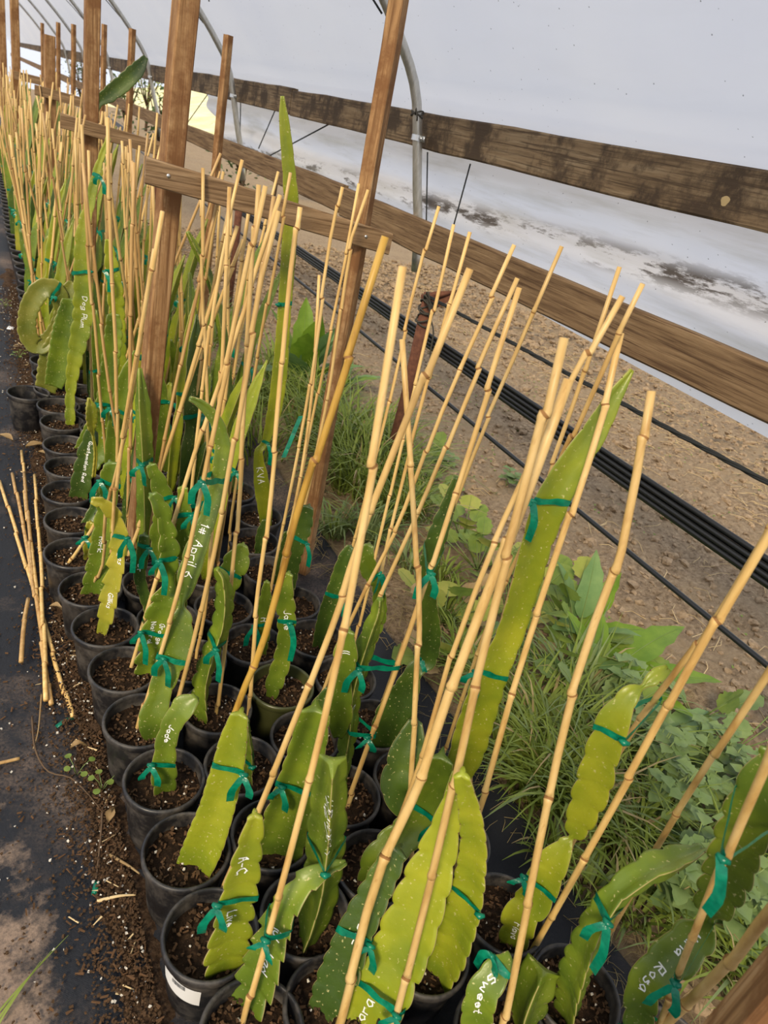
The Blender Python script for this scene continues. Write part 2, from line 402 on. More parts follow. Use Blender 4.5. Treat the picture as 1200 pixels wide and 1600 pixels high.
# woven ground fabric under the pots and the path
def fabric():
    xs = np.r_[np.arange(-2.5, 0, 0.25), np.arange(0, 1.06, 0.05), [1.10, 1.135, 1.15]]; ys = np.arange(-1.5, 20, 0.12); v = []; f = []
    for y in ys:
        for i, x in enumerate(xs):
            xx = x + (0.035 * hnoise(0, y, 2.3) if x > 1.05 else 0)
            v.append((xx, y, 0.004 + 0.004 * hnoise(x, y, 6) + (0.02 if x >= 1.13 else 0.0) + (0.008 * max(0, hnoise(x, y, 11)) if x < 0.25 else 0)))
    n = len(xs)
    for j in range(len(ys) - 1):
        for i in range(n - 1): f.append((j * n + i, j * n + i + 1, (j + 1) * n + i + 1, (j + 1) * n + i))
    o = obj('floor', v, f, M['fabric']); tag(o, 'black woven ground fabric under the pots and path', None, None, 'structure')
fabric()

# hoop curve (x, z) of the tunnel, same for every hoop
HOOP = [(1.785, 0.95), (1.752, 1.12), (1.70, 1.29), (1.645, 1.49), (1.612, 1.60), (1.567, 1.69), (1.50, 1.775), (1.40, 1.885), (1.20, 2.08), (0.9, 2.33), (0.5, 2.58), (0.0, 2.80), (-0.6, 2.95), (-1.3, 3.0)]
HC = catmull([(a, 0, b) for a, b in HOOP], 60)
# upper film, stretched over the hoops from the top rail, cut off below the ridge to let light in
HOOPS_Y = [0.05, 2.9, 5.65, 8.7, 11.5, 14.2, 17.0, 19.8]
def upper_film():
    ys = np.arange(-2.7, 44.0, 0.15); v = []; f = []
    C = [np.array([1.738, 0, 1.54]), np.array([1.735, 0, 1.585]), np.array([1.70, 0, 1.635])] + [p + np.array([0.012, 0, 0.012]) for p in HC if 1.67 < p[2] < 2.62]; n = len(C)
    for y in ys:
        d = min(abs(y - h) for h in HOOPS_Y)
        for i, p in enumerate(C):
            sag = 0.02 * math.sin(min(d, 1.4) / 1.4 * math.pi / 2) - 0.02
            q = C[min(i + 1, n - 1)] - C[max(i - 1, 0)]; nn = np.array([q[2], 0, -q[0]]); nn /= np.linalg.norm(nn) + 1e-9
            w = 0.006 * noise.noise(Vector((i * 0.3, y * 2.5, 0)))
            v.append(tuple(p + np.array([0, y, 0]) + nn * (-sag + w)))
    for j in range(len(ys) - 1):
        for i in range(n - 1): f.append((j * n + i, (j + 1) * n + i, (j + 1) * n + i + 1, j * n + i + 1))
    o = obj('wall_right', v, f, M['film']); tag(o, 'milky white plastic film stretched over the hoops above the top rail', None, None, 'structure')
upper_film()
# loose side curtain below the top rail
def curtain():
    ys = np.arange(-1.5, 7.6, 0.04); zs = np.linspace(1.50, 0.985, 34); v = []; f = []
    for y in ys:
        for k, z in enumerate(zs):
            t = k / 33.0; zz = 1.5 + (z - 1.5) * (1.5 - min(1.05, 0.92 + 0.04 * y)) / 0.515
            if y > 6.2: zz = 1.5 + (zz - 1.5) * max(0.06, 1 - (y - 6.2) / 1.4)
            fold = 0.03 * math.sin(zz * 34 + 2.2 * hnoise(0, y, 0.6) + y * 0.35) * min(1, t * 4) + 0.03 * noise.noise(Vector((y * 0.9, zz * 7, 2)))
            v.append((1.825 + 0.05 * t + fold, y, zz + 0.02 * hnoise(1, y, 0.8) * t))
    n = len(zs)
    for j in range(len(ys) - 1):
        for i in range(n - 1): f.append((j * n + i, j * n + i + 1, (j + 1) * n + i + 1, (j + 1) * n + i))
    o = obj('wall_right', v, f, M['film_dirty']); tag(o, 'loose dirty white side curtain film hanging between the two rails', None, None, 'structure')
curtain()

def board(name, m, x0, x1, y0, y1, zb, zt, label, group=None, seg=24, sag=0.0):
    """long board along y, real thickness, slightly uneven edges"""
    v = []; f = []
    for i in range(seg + 1):
        t = i / seg; y = y0 + (y1 - y0) * t; e = 0.006 * noise.noise(Vector((y * 3, x0 * 9, 1))); e2 = 0.006 * noise.noise(Vector((y * 3, x0 * 9, 5)))
        a, b = (zb if not hasattr(zb, '__len__') else zb[0] + (zb[1] - zb[0]) * t), (zt if not hasattr(zt, '__len__') else zt[0] + (zt[1] - zt[0]) * t)
        c = 0.006
        v += [(x0, y, a + e + c), (x0 + c, y, a + e), (x1, y, a + e), (x1, y, b + e2), (x0 + c, y, b + e2), (x0, y, b + e2 - c)]
    for i in range(seg):
        for k in range(6): k2 = (k + 1) % 6; f.append((i * 6 + k, i * 6 + k2, (i + 1) * 6 + k2, (i + 1) * 6 + k))
    f.append(tuple(range(6))); f.append(tuple(seg * 6 + k for k in range(5, -1, -1)))
    o = obj(name, v, f, m, smooth=False); tag(o, label, 'rail', group); return o
board('wooden_rail', M['rail_wood'], 1.69, 1.73, -1.5, 4.62, 1.452, 1.588, 'grey-brown moss-stained upper rail with a pale knot beside the white film')
board('wooden_rail', M['rail_wood'], 1.69, 1.73, 4.63, 10.6, 1.455, 1.60, 'upper rail with black mould blotches behind the second hoop pipe')
board('wooden_rail', M['rail_wood'], 1.69, 1.73, 10.61, 42.0, (1.46, 1.5), (1.61, 1.64), 'far thin upper rail in front of the bright foliage opening')
board('wooden_rail', M['rail_wood_low'], 1.668, 1.703, -1.5, 3.62, (1.045, 1.05), (1.165, 1.19), 'brown grained lower rail crossing behind the bamboo stakes, nearest the right edge')
board('wooden_rail', M['rail_wood_low'], 1.668, 1.703, 3.63, 9.2, (1.06, 1.05), (1.20, 1.17), 'lower rail running behind the crossbar of the first trellis frame')
board('wooden_rail', M['rail_wood_low'], 1.668, 1.703, 9.21, 42.0, (1.05, 1.05), (1.17, 1.17), 'far lower rail under the bright foliage opening')
# the knot on the near rail
kn = MB()
kp = on_x(1132, 314, 1.688)
kn.add([(kp[0], kp[1], kp[2])] + [(kp[0] + 0.003, kp[1] + 0.02 * math.cos(a) * (1 + .2 * math.sin(3 * a)), kp[2] + 0.019 * math.sin(a)) for a in np.linspace(0, 6.283, 13)[:-1]], [(0, i + 1, (i + 1) % 12 + 1) for i in range(12)])
ko = kn.build('knot', mat('knot_wood', (0.5, 0.36, 0.17), 0.8, 0.2)); ko.parent = [o for o in COL.objects if o.name == 'wooden_rail'][0]
ko['label'] = 'pale yellow sawn knot'

hoop_labels = ['galvanised hoop pipe beyond the right edge of the frame', 'nearest bent galvanised hoop pipe with string and a clamp at the upper rail',
               'second galvanised hoop pipe, behind the thin post left of the tall flat stem', 'third galvanised hoop pipe, seen left of the big near post',
               'fourth galvanised hoop pipe near the bright foliage', 'fifth thin hoop pipe under the white film', 'sixth thin hoop pipe under the white film', 'farthest hoop pipe under the white film']
for i, y in enumerate(HOOPS_Y):
    if i == 0: continue   # stands outside the picture
    h = thing('hoop_pipe', hoop_labels[i], 'pipe', (1.775, y, 0.95))
    off = np.array([1.775, y, 0.95]); pth = [tuple(p + np.array([-0.012, y, 0]) - off) for p in HC]
    b = MB(); b.tube(pth, 0.0205, 14); b.build('pipe', M['galv'], h)
    if i < 5:
        zc = 1.485; xc = float(np.interp(zc, HC[:20, 2], HC[:20, 0])) - 0.012
        b = MB(); rp = [(0.0255 * math.cos(a), 0.0255 * math.sin(a)) for a in np.linspace(0, 6.283, 17)]
        for zz in (-0.012, 0.012): pass
        v = []; f = []
        for k, (a, c) in enumerate(rp): v += [(xc + a - off[0], c, zc - 0.011 - off[2]), (xc + a - off[0], c, zc + 0.011 - off[2])]
        for k in range(16): f.append((2 * k, 2 * k + 2, 2 * k + 3, 2 * k + 1))
        b.add(v, f); b.box((xc + 0.005 - off[0], -0.037, zc - off[2]), (0.004, 0.03, 0.022)); b.box((xc + 0.005 - off[0], 0.034, zc - off[2]), (0.004, 0.02, 0.022)); b.box((xc - 0.003 - off[0], -0.04, zc - off[2]), (0.012, 0.011, 0.011))
        b.build('clamp', M['steel'], h)
    if i == 1:
        b = MB(); zc = 1.565; xc = 1.61
        for q in range(3):
            b.tube([(xc + 0.025 * math.cos(a) - off[0], 0.025 * math.sin(a), zc + 0.006 * math.sin(a * 2 + q * 2) + 0.006 * q - off[2]) for a in np.linspace(0, 6.283, 20)], 0.003, 6)
        b.tube([(xc - 0.02 - off[0], -0.02, zc - off[2]), (xc - 0.035 - off[0], -0.045, zc + 0.02 - off[2]), (xc - 0.03 - off[0], -0.06, zc - 0.01 - off[2]), (xc - 0.02 - off[0], -0.045, zc - 0.02 - off[2])], 0.003, 6)
        b.build('string', M['string'], h)

# rusty ground stakes that carry the hoops
for i, y in enumerate([2.62, 5.45, 8.5]):
    x = 1.70
    s = thing('ground_stake', ['rusty brown pipe stake with knotted string behind the bamboo stakes', 'second rusty pipe stake, behind the crossbar of the near trellis frame', 'third rusty pipe stake far along the side wall'][i], 'stake', (x, y, -0.05))
    b = MB(); b.tube([(0, 0, 0), (0.008, 0, 0.5), (0.0, 0, 0.965)], [0.027, 0.027, 0.027], 16); b.build('pipe', M['rust'], s)
    if i == 0:
        b = MB(); b.add(*[[(0.02, 0.02, 0.93), (0.10, -0.06, 1.01), (0.12, -0.075, 1.015), (0.10, -0.075, 0.985), (0.03, -0.03, 0.91), (0.02, 0.0, 0.9)], [(0, 1, 2, 3, 4, 5)]])
        b.tube([(-0.01, 0.03, 0.93), (0.03, -0.01, 0.965), (0.10, -0.06, 1.0)], [0.022, 0.016, 0.004], 8); b.build('torn_tip', M['rust'], s)
        b = MB()
        for q in range(7):
            z0 = 0.84 + q * 0.014; rr = 0.031 + 0.004 * math.sin(q * 2.1)
            b.tube([(rr * math.cos(a), rr * math.sin(a), z0 + 0.016 * math.sin(a + q * 1.7)) for a in np.linspace(0, 6.283, 22)], 0.0038, 6)
        for q in range(5):
            a0 = q * 1.3
            b.tube(catmull([(-0.03, -0.02, 0.93), (-0.045 - .01 * math.sin(a0), -0.05, 0.96 + .02 * math.cos(a0)), (0.0, -0.055, 0.90 + 0.02 * math.sin(a0)), (0.03, -0.035, 0.93)], 14), 0.004, 6)
        b.tube(catmull([(0.0, -0.035, 0.88), (0.02, -0.07, 0.82), (0.03, -0.075, 0.72), (0.05, -0.09, 0.66)], 14), 0.004, 6)
        b.build('knotted_string', M['string'], s)

# hoses and cords along the side wall
def sagline(x, y0, y1, z0, z1, sag, n=40, wob=0):
    return [(x + wob * hnoise(3, y0 + (y1 - y0) * t, 1.5), y0 + (y1 - y0) * t, z0 + (z1 - z0) * t - sag * 4 * t * (1 - t)) for t in np.linspace(0, 1, n)]
hl = thing('drip_hose_bundle', 'bundle of straight black drip hoses running along the side wall', 'hose', (1.76, 0, 0.72))
for k in range(8):
    a = [(0, 0.034), (0.014, 0.024), (-0.004, 0.015), (0.012, 0.004), (-0.005, -0.005), (0.013, -0.015), (-0.003, -0.024), (0.012, -0.034)][k]
    b = MB(); b.tube([(p[0] - 1.76 + a[0] + 0.012, p[1], p[2] - 0.72 + a[1] * (1 - 0.35 * max(0, min(1, (p[1] - 1) / 4)))) for p in sagline(1.76, -1.5, 14, 0.66, 0.86, 0.02, 50, 0.006)], 0.0082, 8)
    b.build('hose', M['black_hose'], hl)
b = MB(); b.tube([(p[0], p[1], p[2]) for p in sagline(1.75, -1.5, 14, 0.42, 0.78, -0.01, 50, 0.004)], 0.0085, 10)
tag(b.build('drip_hose', M['black_hose']), 'single thin black hose running below the hose bundle', 'hose')
b = MB(); path = sagline(1.685, -1.5, 2.6, 0.965, 0.905, 0.012, 130)
for q in range(3):
    b.tube([(p[0] + 0.0035 * math.cos(i * 0.8 + q * 2.094), p[1], p[2] + 0.0035 * math.sin(i * 0.8 + q * 2.094)) for i, p in enumerate(path)], 0.0042, 6)
tag(b.build('twisted_rope', M['rope']), 'thin black twisted rope tied to the rusty pipe stake', 'rope')
def cord(p, q, r, label, bend=0.0):
    p, q = np.array(p), np.array(q); b = MB()
    b.tube([tuple(p + (q - p) * t + np.array([0, 0, -bend * math.sin(math.pi * t)])) for t in np.linspace(0, 1, 10)], r, 6)
    return tag(b.build('cord', M['rope']), label, 'cord')
cord(on_x(668, 238, 1.76), on_x(666, 350, 1.76), 0.0035, 'black cord hanging just right of the nearest hoop pipe')
cord(on_x(735, 256, 1.76), on_x(704, 370, 1.76), 0.0035, 'slanting black cord on the curtain right of the nearest hoop pipe')
cord(on_x(430, 172, 1.76), on_x(404, 232, 1.76), 0.004, 'steep short black cord on the curtain left of the tall flat stem')
cord(on_x(535, 183, 1.76), on_x(422, 243, 1.76), 0.004, 'long slanting black cord on the curtain behind the tall flat stem')
cord(on_x(376, 160, 1.76), on_x(375, 215, 1.76), 0.004, 'black cord hanging along the second hoop pipe')
cord(on_x(324, 148, 1.76), on_x(290, 196, 1.76), 0.004, 'black cord crossing the bright opening right of the big near post')
# lacing ropes lying on the film between hoops
def film_cord(y0, i0, y1, i1, label, r=0.004):
    b = MB(); pts = []
    for t in np.linspace(0, 1, 24):
        s = i0 + (i1 - i0) * t; k = int(s); p = HC[k] + (HC[min(k + 1, 59)] - HC[k]) * (s - k); pts.append((p[0] + 0.005, y0 + (y1 - y0) * t, p[2] - 0.012))
    b.tube(pts, r, 6); tag(b.build('cord', M['rope']), label, 'cord')
film_cord(2.98, 15, 3.5, 34, 'dark lacing cord on the white film beside the nearest hoop pipe')
film_cord(5.75, 15, 6.7, 34, 'dark lacing cord on the white film left of the second hoop pipe')
film_cord(5.3, 17, 3.9, 31, 'dark cord on the white film right of the second hoop pipe')
film_cord(8.75, 15, 9.9, 34, 'dark lacing cord on the white film left of the third hoop pipe')
film_cord(11.58, 15, 12.9, 34, 'dark lacing cord on the white film left of the fourth hoop pipe')

# ---------------------------------------------------------------- trellis posts and crossbars
def post(x, y, w, d, z1, rot, lean, label, m=None, bars=(), z0=-0.02):
    t = thing('trellis_post', label, 'post', (x, y, z0)); v = []; f = []; n = 16; c = w * 0.07
    prof = [(-w / 2 + c, -d / 2), (w / 2 - c, -d / 2), (w / 2, -d / 2 + c), (w / 2, d / 2 - c), (w / 2 - c, d / 2), (-w / 2 + c, d / 2), (-w / 2, d / 2 - c), (-w / 2, -d / 2 + c)]
    R = Matrix.Rotation(rot, 2)
    for i in range(n + 1):
        z = (z1 - z0) * i / n; jx = 0.003 * noise.noise(Vector((x * 5, y * 3, z * 3))) if 0 < i < n else 0
        for (a, b) in prof:
            q = R @ Vector((a, b)); v.append((q.x + lean[0] * z + jx, q.y + lean[1] * z, z))
    for i in range(n):
        for k in range(8): k2 = (k + 1) % 8; f.append((i * 8 + k, i * 8 + k2, (i + 1) * 8 + k2, (i + 1) * 8 + k))
    f.append(tuple(range(7, -1, -1))); f.append(tuple(n * 8 + k for k in range(8)))
    obj('post', v, f, m or M['post_wood'], t, smooth=False); return t
def crossbar(x0, z0, x1, z1, y, hgt, label, screws=()):
    t = thing('crossbar', label, 'board', ((x0 + x1) / 2, y, (z0 + z1) / 2)); v = []; f = []; n = 10
    for i in range(n + 1):
        s = i / n; x = (x0 - x1) / 2 + (x1 - x0) * s; z = (z0 - z1) / 2 + (z1 - z0) * s; j = 0.002 * noise.noise(Vector((x * 9, y, 0)))
        for (a, b) in ((-0.010, -hgt / 2 + .003), (-0.007, -hgt / 2), (0.010, -hgt / 2), (0.010, hgt / 2), (-0.007, hgt / 2), (-0.010, hgt / 2 - .003)): v.append((x, a, z + b + j))
    for i in range(n):
        for k in range(6): k2 = (k + 1) % 6; f.append((i * 6 + k, (i + 1) * 6 + k, (i + 1) * 6 + k2, i * 6 + k2))
    f.append(tuple(range(6))); f.append(tuple(n * 6 + k for k in range(5, -1, -1)))
    obj('board', v, f, M['bar_wood'], t, smooth=False)
    for (sx, sz) in screws:
        b = MB(); vv, ff = lathe([(0.0, 0.0015), (0.0045, 0.001), (0.005, -0.001)], 10)
        b.add([(p[0] + sx - t.location.x, -0.0105 - p[2], p[1] + sz - t.location.z) for p in vv], ff); b.build('screw', M['steel'], t)
    return t
def post_at(u, v, y, w, label, z1=None, d=None, rot=0.5, lean=(0.0, 0.0), zoff=0.0):
    """a post whose photo point (u, v) is on its middle line at distance y; z1 None: the point is its top"""
    q = on_y(u, v, y); return post(q[0] - lean[0] * q[2], y, w, d or w, z1 or q[2], rot, lean, label)
post(0.395, 1.97, 0.050, 0.055, 1.95, 0.1, (0.027, 0), 'big square brown post nearest the camera, rising out of the picture')
post(0.99, 1.915, 0.041, 0.041, 1.765, 0.70, (-0.026, 0.0), 'slim wooden post right of the first crossbar, pale at its top')
crossbar(0.352, 1.265, 1.045, 1.19, 1.885, 0.060, 'weathered crossbar from the big near post to the slim post', [(0.405, 1.262), (0.96, 1.20)])
post_at(143, 100, 4.2, 0.066, 'second thick brown post, behind and left of the big near post', 2.1, rot=0.05)
post_at(357, 55, 4.0, 0.036, 'slim wooden post in front of the second hoop pipe')
def bar_at(u0, v0, u1, v1, y, hgt, label, screws=()):
    a, b = on_y(u0, v0, y), on_y(u1, v1, y); return crossbar(a[0], a[2], b[0], b[2], y, hgt, label, screws)
bar_at(94, 188, 262, 236, 4.13, 0.065, 'second crossbar, its left end sticking out past the second thick post')
post_at(77, 55, 6.85, 0.075, 'short thick split post with a rough top, third in the line', rot=0.1)
post_at(207, 45, 5.9, 0.036, 'slim post just left of the big near post, before the third hoop pipe')
bar_at(54, 140, 128, 160, 6.78, 0.07, 'third crossbar, nailed across the short split post')
post_at(163, 38, 7.6, 0.036, 'slim post between the second thick post and the big near post, far back')
post_at(25, 100, 9.3, 0.075, 'tall far post with a round knot, second from the left edge', 2.0, rot=0.1)
post_at(5, 100, 11.7, 0.08, 'tall far post at the left edge of the picture', 2.3, rot=0.1)
bar_at(22, 117, 68, 128, 9.2, 0.075, 'fourth crossbar far back at the left')
post_at(115, 38, 9.3, 0.038, 'slim far post between the short split post and the second thick post')
post_at(91, 35, 11.7, 0.042, 'slim far post just right of the short split post')
post_at(66, 36, 12.5, 0.036, 'thin far post just left of the short split post')
q = at(1162, 1600, 0.75)
post(q[0] + 0.055, q[1] - 0.02, 0.09, 0.09, 1.02, 0.5, (0.0, 0), 'blurred brown post end in the bottom right corner', M['post_wood'])

# ================================================================ POTS, CUTTINGS, STAKES
SOILZ = 0.135
RIM = 0.086
def pot_mesh():
    H = 0.17; r1 = RIM; b = MB()
    prof = [(0.0, 0.002), (0.060, 0.0), (0.064, 0.004), (0.0645, 0.02), (0.0675, 0.022), (0.078, 0.145), (0.0785, 0.147), (0.0815, 0.149), (0.0845, 0.152), (r1, 0.162), (r1, 0.166), (r1 - 0.002, 0.169), (r1 - 0.005, H), (r1 - 0.0075, 0.168), (r1 - 0.0085, 0.162),
            (0.0775, 0.150), (0.0765, 0.146), (0.0765, 0.141), (0.0755, 0.139), (0.074, 0.10)]
    b.add(*lathe(prof, 44)); o = b.build('pot', M['pot']); return o
POT = pot_mesh(); POTM = POT.data; bpy.data.objects.remove(POT)
POTM2 = POTM.copy(); POTM2.materials[0] = M['pot_olive']
def soil_mesh(seed):
    r = random.Random(seed); v = [(0, 0, 0.008)]; f = []; R = 9; K = 26
    for i in range(1, R + 1):
        for k in range(K):
            a = 2 * math.pi * k / K; rr = 0.0762 * i / R
            z = 0.006 * noise.noise(Vector((rr * 60 * math.cos(a) + seed * 9, rr * 60 * math.sin(a), seed))) + 0.004 * noise.noise(Vector((rr * 160 * math.cos(a), rr * 160 * math.sin(a) + seed, 2)))
            v.append((rr * math.cos(a), rr * math.sin(a), z + 0.004 * (1 - i / R)))
    for k in range(K): f.append((0, 1 + k, 1 + (k + 1) % K))
    for i in range(R - 1):
        for k in range(K): k2 = (k + 1) % K; f.append((1 + i * K + k, 1 + (i + 1) * K + k, 1 + (i + 1) * K + k2, 1 + i * K + k2))
    o = obj('soil', v, f, M['potsoil']); me = o.data; bpy.data.objects.remove(o); return me
SOILM = [soil_mesh(s) for s in range(4)]
def bits_mesh(seed):
    r = random.Random(seed); b = MB()
    for q in range(150):
        a = r.uniform(0, 6.283); rr = 0.074 * math.sqrt(r.random()); u = r.random()
        c = Vector((rr * math.cos(a), rr * math.sin(a), 0.006)); R = Matrix.Rotation(r.uniform(0, 6.28), 3, 'Z') @ Matrix.Rotation(r.uniform(-.5, .5), 3, 'X')
        if u < 0.06: s = r.uniform(0.002, 0.0042); sz = (s, s, s); mi = 1
        elif u < 0.42: sz = (r.uniform(.005, .013), r.uniform(.0015, .004), .0015); mi = 0
        else: s = r.uniform(0.003, 0.007); sz = (s, s * .8, s * .7); mi = 2
        b.box(c, sz, 0, mi, R)
    b.v = [(p[0] + r.gauss(0, .0008), p[1] + r.gauss(0, .0008), p[2] + r.gauss(0, .0007)) for p in b.v]
    o = b.build('soil_bits', [M['chip'], M['perlite'], M['dirt_crumb']], smooth=False); me = o.data; bpy.data.objects.remove(o); return me
BITM = [bits_mesh(s) for s in range(4)]
def link(name, me, parent, loc=(0, 0, 0), rot=0):
    o = bpy.data.objects.new(name, me); COL.objects.link(o); o.parent = parent; o.location = loc; o.rotation_euler = (0, 0, rot); return o

def put_pot(root, i, olive=False, bits=True):
    p = link('pot', POTM2 if olive else POTM, root, (0, 0, 0), i * 1.3)
    if olive: p['label'] = 'olive green pot'
    link('soil', SOILM[i % 4], root, (0, 0, SOILZ), i * 0.7)
    if bits:
        o = link('soil_bits', BITM[i % 4], root, (0, 0, SOILZ), i * 0.9); o['kind'] = 'stuff'
    return p

# ---- three-ribbed stem
def stem_geo(C, wid, Nv, rot=0, thick=1.0, period=0.034, amp=0.16, hook=0.0, seed=0, spines=True, twist=0.0, ribs=3, flat=1.0):
    """C: centre line points, wid: rib reach at each; Nv: viewer-side vector at each. Returns MB with 3 material slots and frames."""
    r = random.Random(seed); n = len(C); b = MB(); FR = []
    L_ = np.r_[0, np.cumsum(np.linalg.norm(np.diff(C, axis=0), axis=1))]
    ph = [r.uniform(0, 1) for _ in range(3)]
    T = np.gradient(C, axis=0); T /= np.linalg.norm(T, axis=1)[:, None] + 1e-9
    ang = [math.radians(rot + a) for a in ((30, 150, 270) if ribs == 3 else (0, 180, 270))]
    NP = 7; V = []; spn = []
    for i in range(n):
        t = T[i]; nn = Nv[i] - t * (Nv[i] @ t); nn /= np.linalg.norm(nn) + 1e-9; s = np.cross(t, nn); w = wid[i]; tw = twist * i / n
        FR.append((C[i], t, s, nn, w)); ring = []
        for k in range(3):
            a = ang[k] + tw; x = (L_[i] / period + ph[k]) % 1.0
            lobe = math.sin(math.pi * x ** 0.72) ** 0.62
            if hook: lobe = (1 - x) ** 0.8 if x > 0.12 else x / 0.12
            aw = amp * (0.55 + 0.9 * ((math.sin(math.floor(L_[i] / period + ph[k]) * 12.9898 + k * 78.2 + seed) * 43758.5) % 1.0)); wk = w * (1 - aw + aw * lobe) * (1 + 0.04 * noise.noise(Vector((L_[i] * 14, k * 5, seed))))
            if x < (1.0 / 6) and i > 2 and i < n - 2 and ((L_[i - 1] / period + ph[k]) % 1.0) > x: spn.append((i, k, a, w * (1 - amp)))
            if k == 2: wk *= 0.8
            ca, sa = math.cos(a), math.sin(a); d = s * ca + nn * sa; e = -s * sa + nn * ca
            am = a - math.radians(60) if ribs == 3 else a - math.radians(70 if k == 1 else 45)
            dv = s * math.cos(am) + nn * math.sin(am)
            th = max(0.0022, 0.062 * w) * thick
            ring += [dv * (0.27 * w * thick), d * wk * 0.48 - e * (th * 1.5 + 0.045 * w), d * wk * 0.86 - e * th * 1.05, d * wk * 0.99 - e * th * 0.3, d * wk * 0.99 + e * th * 0.3, d * wk * 0.86 + e * th * 1.05, d * wk * 0.48 + e * (th * 1.5 + 0.045 * w)]
        V.append([C[i] + q for q in ring])
    K = 21
    vv = [tuple(p) for ring in V for p in ring]; ff = []; fm = []
    for i in range(n - 1):
        for k in range(K):
            k2 = (k + 1) % K; ff.append((i * K + k, (i + 1) * K + k, (i + 1) * K + k2, i * K + k2)); fm.append(1 if k % 7 == 3 else 0)
    for e, flip in ((0, True), (n - 1, False)):
        ci = len(vv); vv.append(tuple(C[e]))
        for k in range(K):
            q = (e * K + k, e * K + (k + 1) % K, ci); ff.append(q if flip else q[::-1]); fm.append(0)
    b.add(vv, ff); b.m = fm
    sp = MB()
    if spines:
        for (i, k, a, w) in spn:
            _, t, s, nn, _w = FR[i]; d = s * math.cos(a) + nn * math.sin(a); c0 = C[i] + d * w * 0.99; rad = 0.0016
            e = -s * math.sin(a) + nn * math.cos(a); base = [c0 + t * rad, c0 + e * rad, c0 - t * rad, c0 - e * rad]; tip = c0 + d * 0.0035
            sp.add([tuple(p) for p in base] + [tuple(tip), tuple(c0 - d * .002)], [(0, 1, 4), (1, 2, 4), (2, 3, 4), (3, 0, 4), (1, 0, 5), (2, 1, 5), (3, 2, 5), (0, 3, 5)])
    return b, FR, sp

def hull2(pts):
    pts = sorted(set((round(a, 6), round(c, 6)) for a, c in pts))
    def half(ps):
        h = []
        for p in ps:
            while len(h) >= 2 and (h[-1][0] - h[-2][0]) * (p[1] - h[-2][1]) - (h[-1][1] - h[-2][1]) * (p[0] - h[-2][0]) <= 0: h.pop()
            h.append(p)
        return h[:-1]
    return half(pts) + half(pts[::-1])
def ribbon(b, path, half, across, tw=0.0):
    v = []; f = []
    for i, p in enumerate(path):
        a = across if not callable(across) else across(i / (len(path) - 1)); v += [tuple(np.array(p) - a * half), tuple(np.array(p) + a * half)]
    for i in range(len(path) - 1): f.append((2 * i, 2 * i + 2, 2 * i + 3, 2 * i + 1))
    b.add(v, f)
def make_tie(FRi, wv, stake_pt, stake_r, width, seed, tail=(0.05, 0.03)):
    """ribbon loop round stem ring wv (world points) and the stake, with a knot and two tails"""
    c, t, s, nn, w = FRi; r = random.Random(seed); b = MB()
    pts = [((p - c) @ s, (p - c) @ nn) for p in wv]
    kn = None
    if stake_pt is not None:
        sx, sy = (stake_pt - c) @ s, (stake_pt - c) @ nn
        dd = math.hypot(sx, sy)
        if dd < 0.11:
            pts += [(sx + (stake_r + .001) * math.cos(a), sy + (stake_r + .001) * math.sin(a)) for a in np.linspace(0, 6.283, 9)[:-1]]
    h = hull2(pts); cx = sum(p[0] for p in h) / len(h); cy = sum(p[1] for p in h) / len(h)
    h = [(cx + (p[0] - cx) * 1.02 + 0, cy + (p[1] - cy) * 1.02) for p in h]
    m_ = len(h); loop = []
    for i in range(m_):
        p, q = h[i], h[(i + 1) % m_]; k = max(1, int(math.dist(p, q) / 0.012))
        loop += [(p[0] + (q[0] - p[0]) * j / k, p[1] + (q[1] - p[1]) * j / k) for j in range(k)]
    v = []; f = []; n = len(loop); tl = r.uniform(-0.25, 0.25)
    for i, p in enumerate(loop):
        sh = tl * p[0] + 0.0015 * math.sin(i * 1.7); g = 1 - 0.3 * abs(math.sin(i * 0.9 + seed)); P = c + s * p[0] + nn * p[1] + t * sh
        v += [tuple(P - t * width * 0.5 * g), tuple(P + t * width * 0.5 * g)]
    for i in range(n): j = (i + 1) % n; f.append((2 * i, 2 * j, 2 * j + 1, 2 * i + 1))
    b.add(v, f)
    front = max(loop, key=lambda p: p[1] + 0.25 * r.uniform(-1, 1) * abs(p[0])); K = c + s * front[0] + nn * (front[1] + 0.003) + t * tl * front[0]
    b.tube([tuple(K - s * 0.008), tuple(K + nn * 0.003), tuple(K + s * 0.008)], [0.003, 0.0055, 0.003], 8)
    dn = np.array([0, 0, -1.])
    for q, ln in enumerate(tail):
        if ln <= 0: continue
        sg = 1 if q == 0 else -1; path = [K + s * sg * 0.016 * min(1, tt * 2) + dn * ln * tt ** 1.3 + nn * (0.006 + 0.014 * math.sin(tt * 2.6)) for tt in np.linspace(0, 1, 8)]
        sv = s * 0.9 + nn * 0.3 * sg; ribbon(b, path, width * 0.55, lambda u: sv / np.linalg.norm(sv) * (1 - .2 * u))
    return b

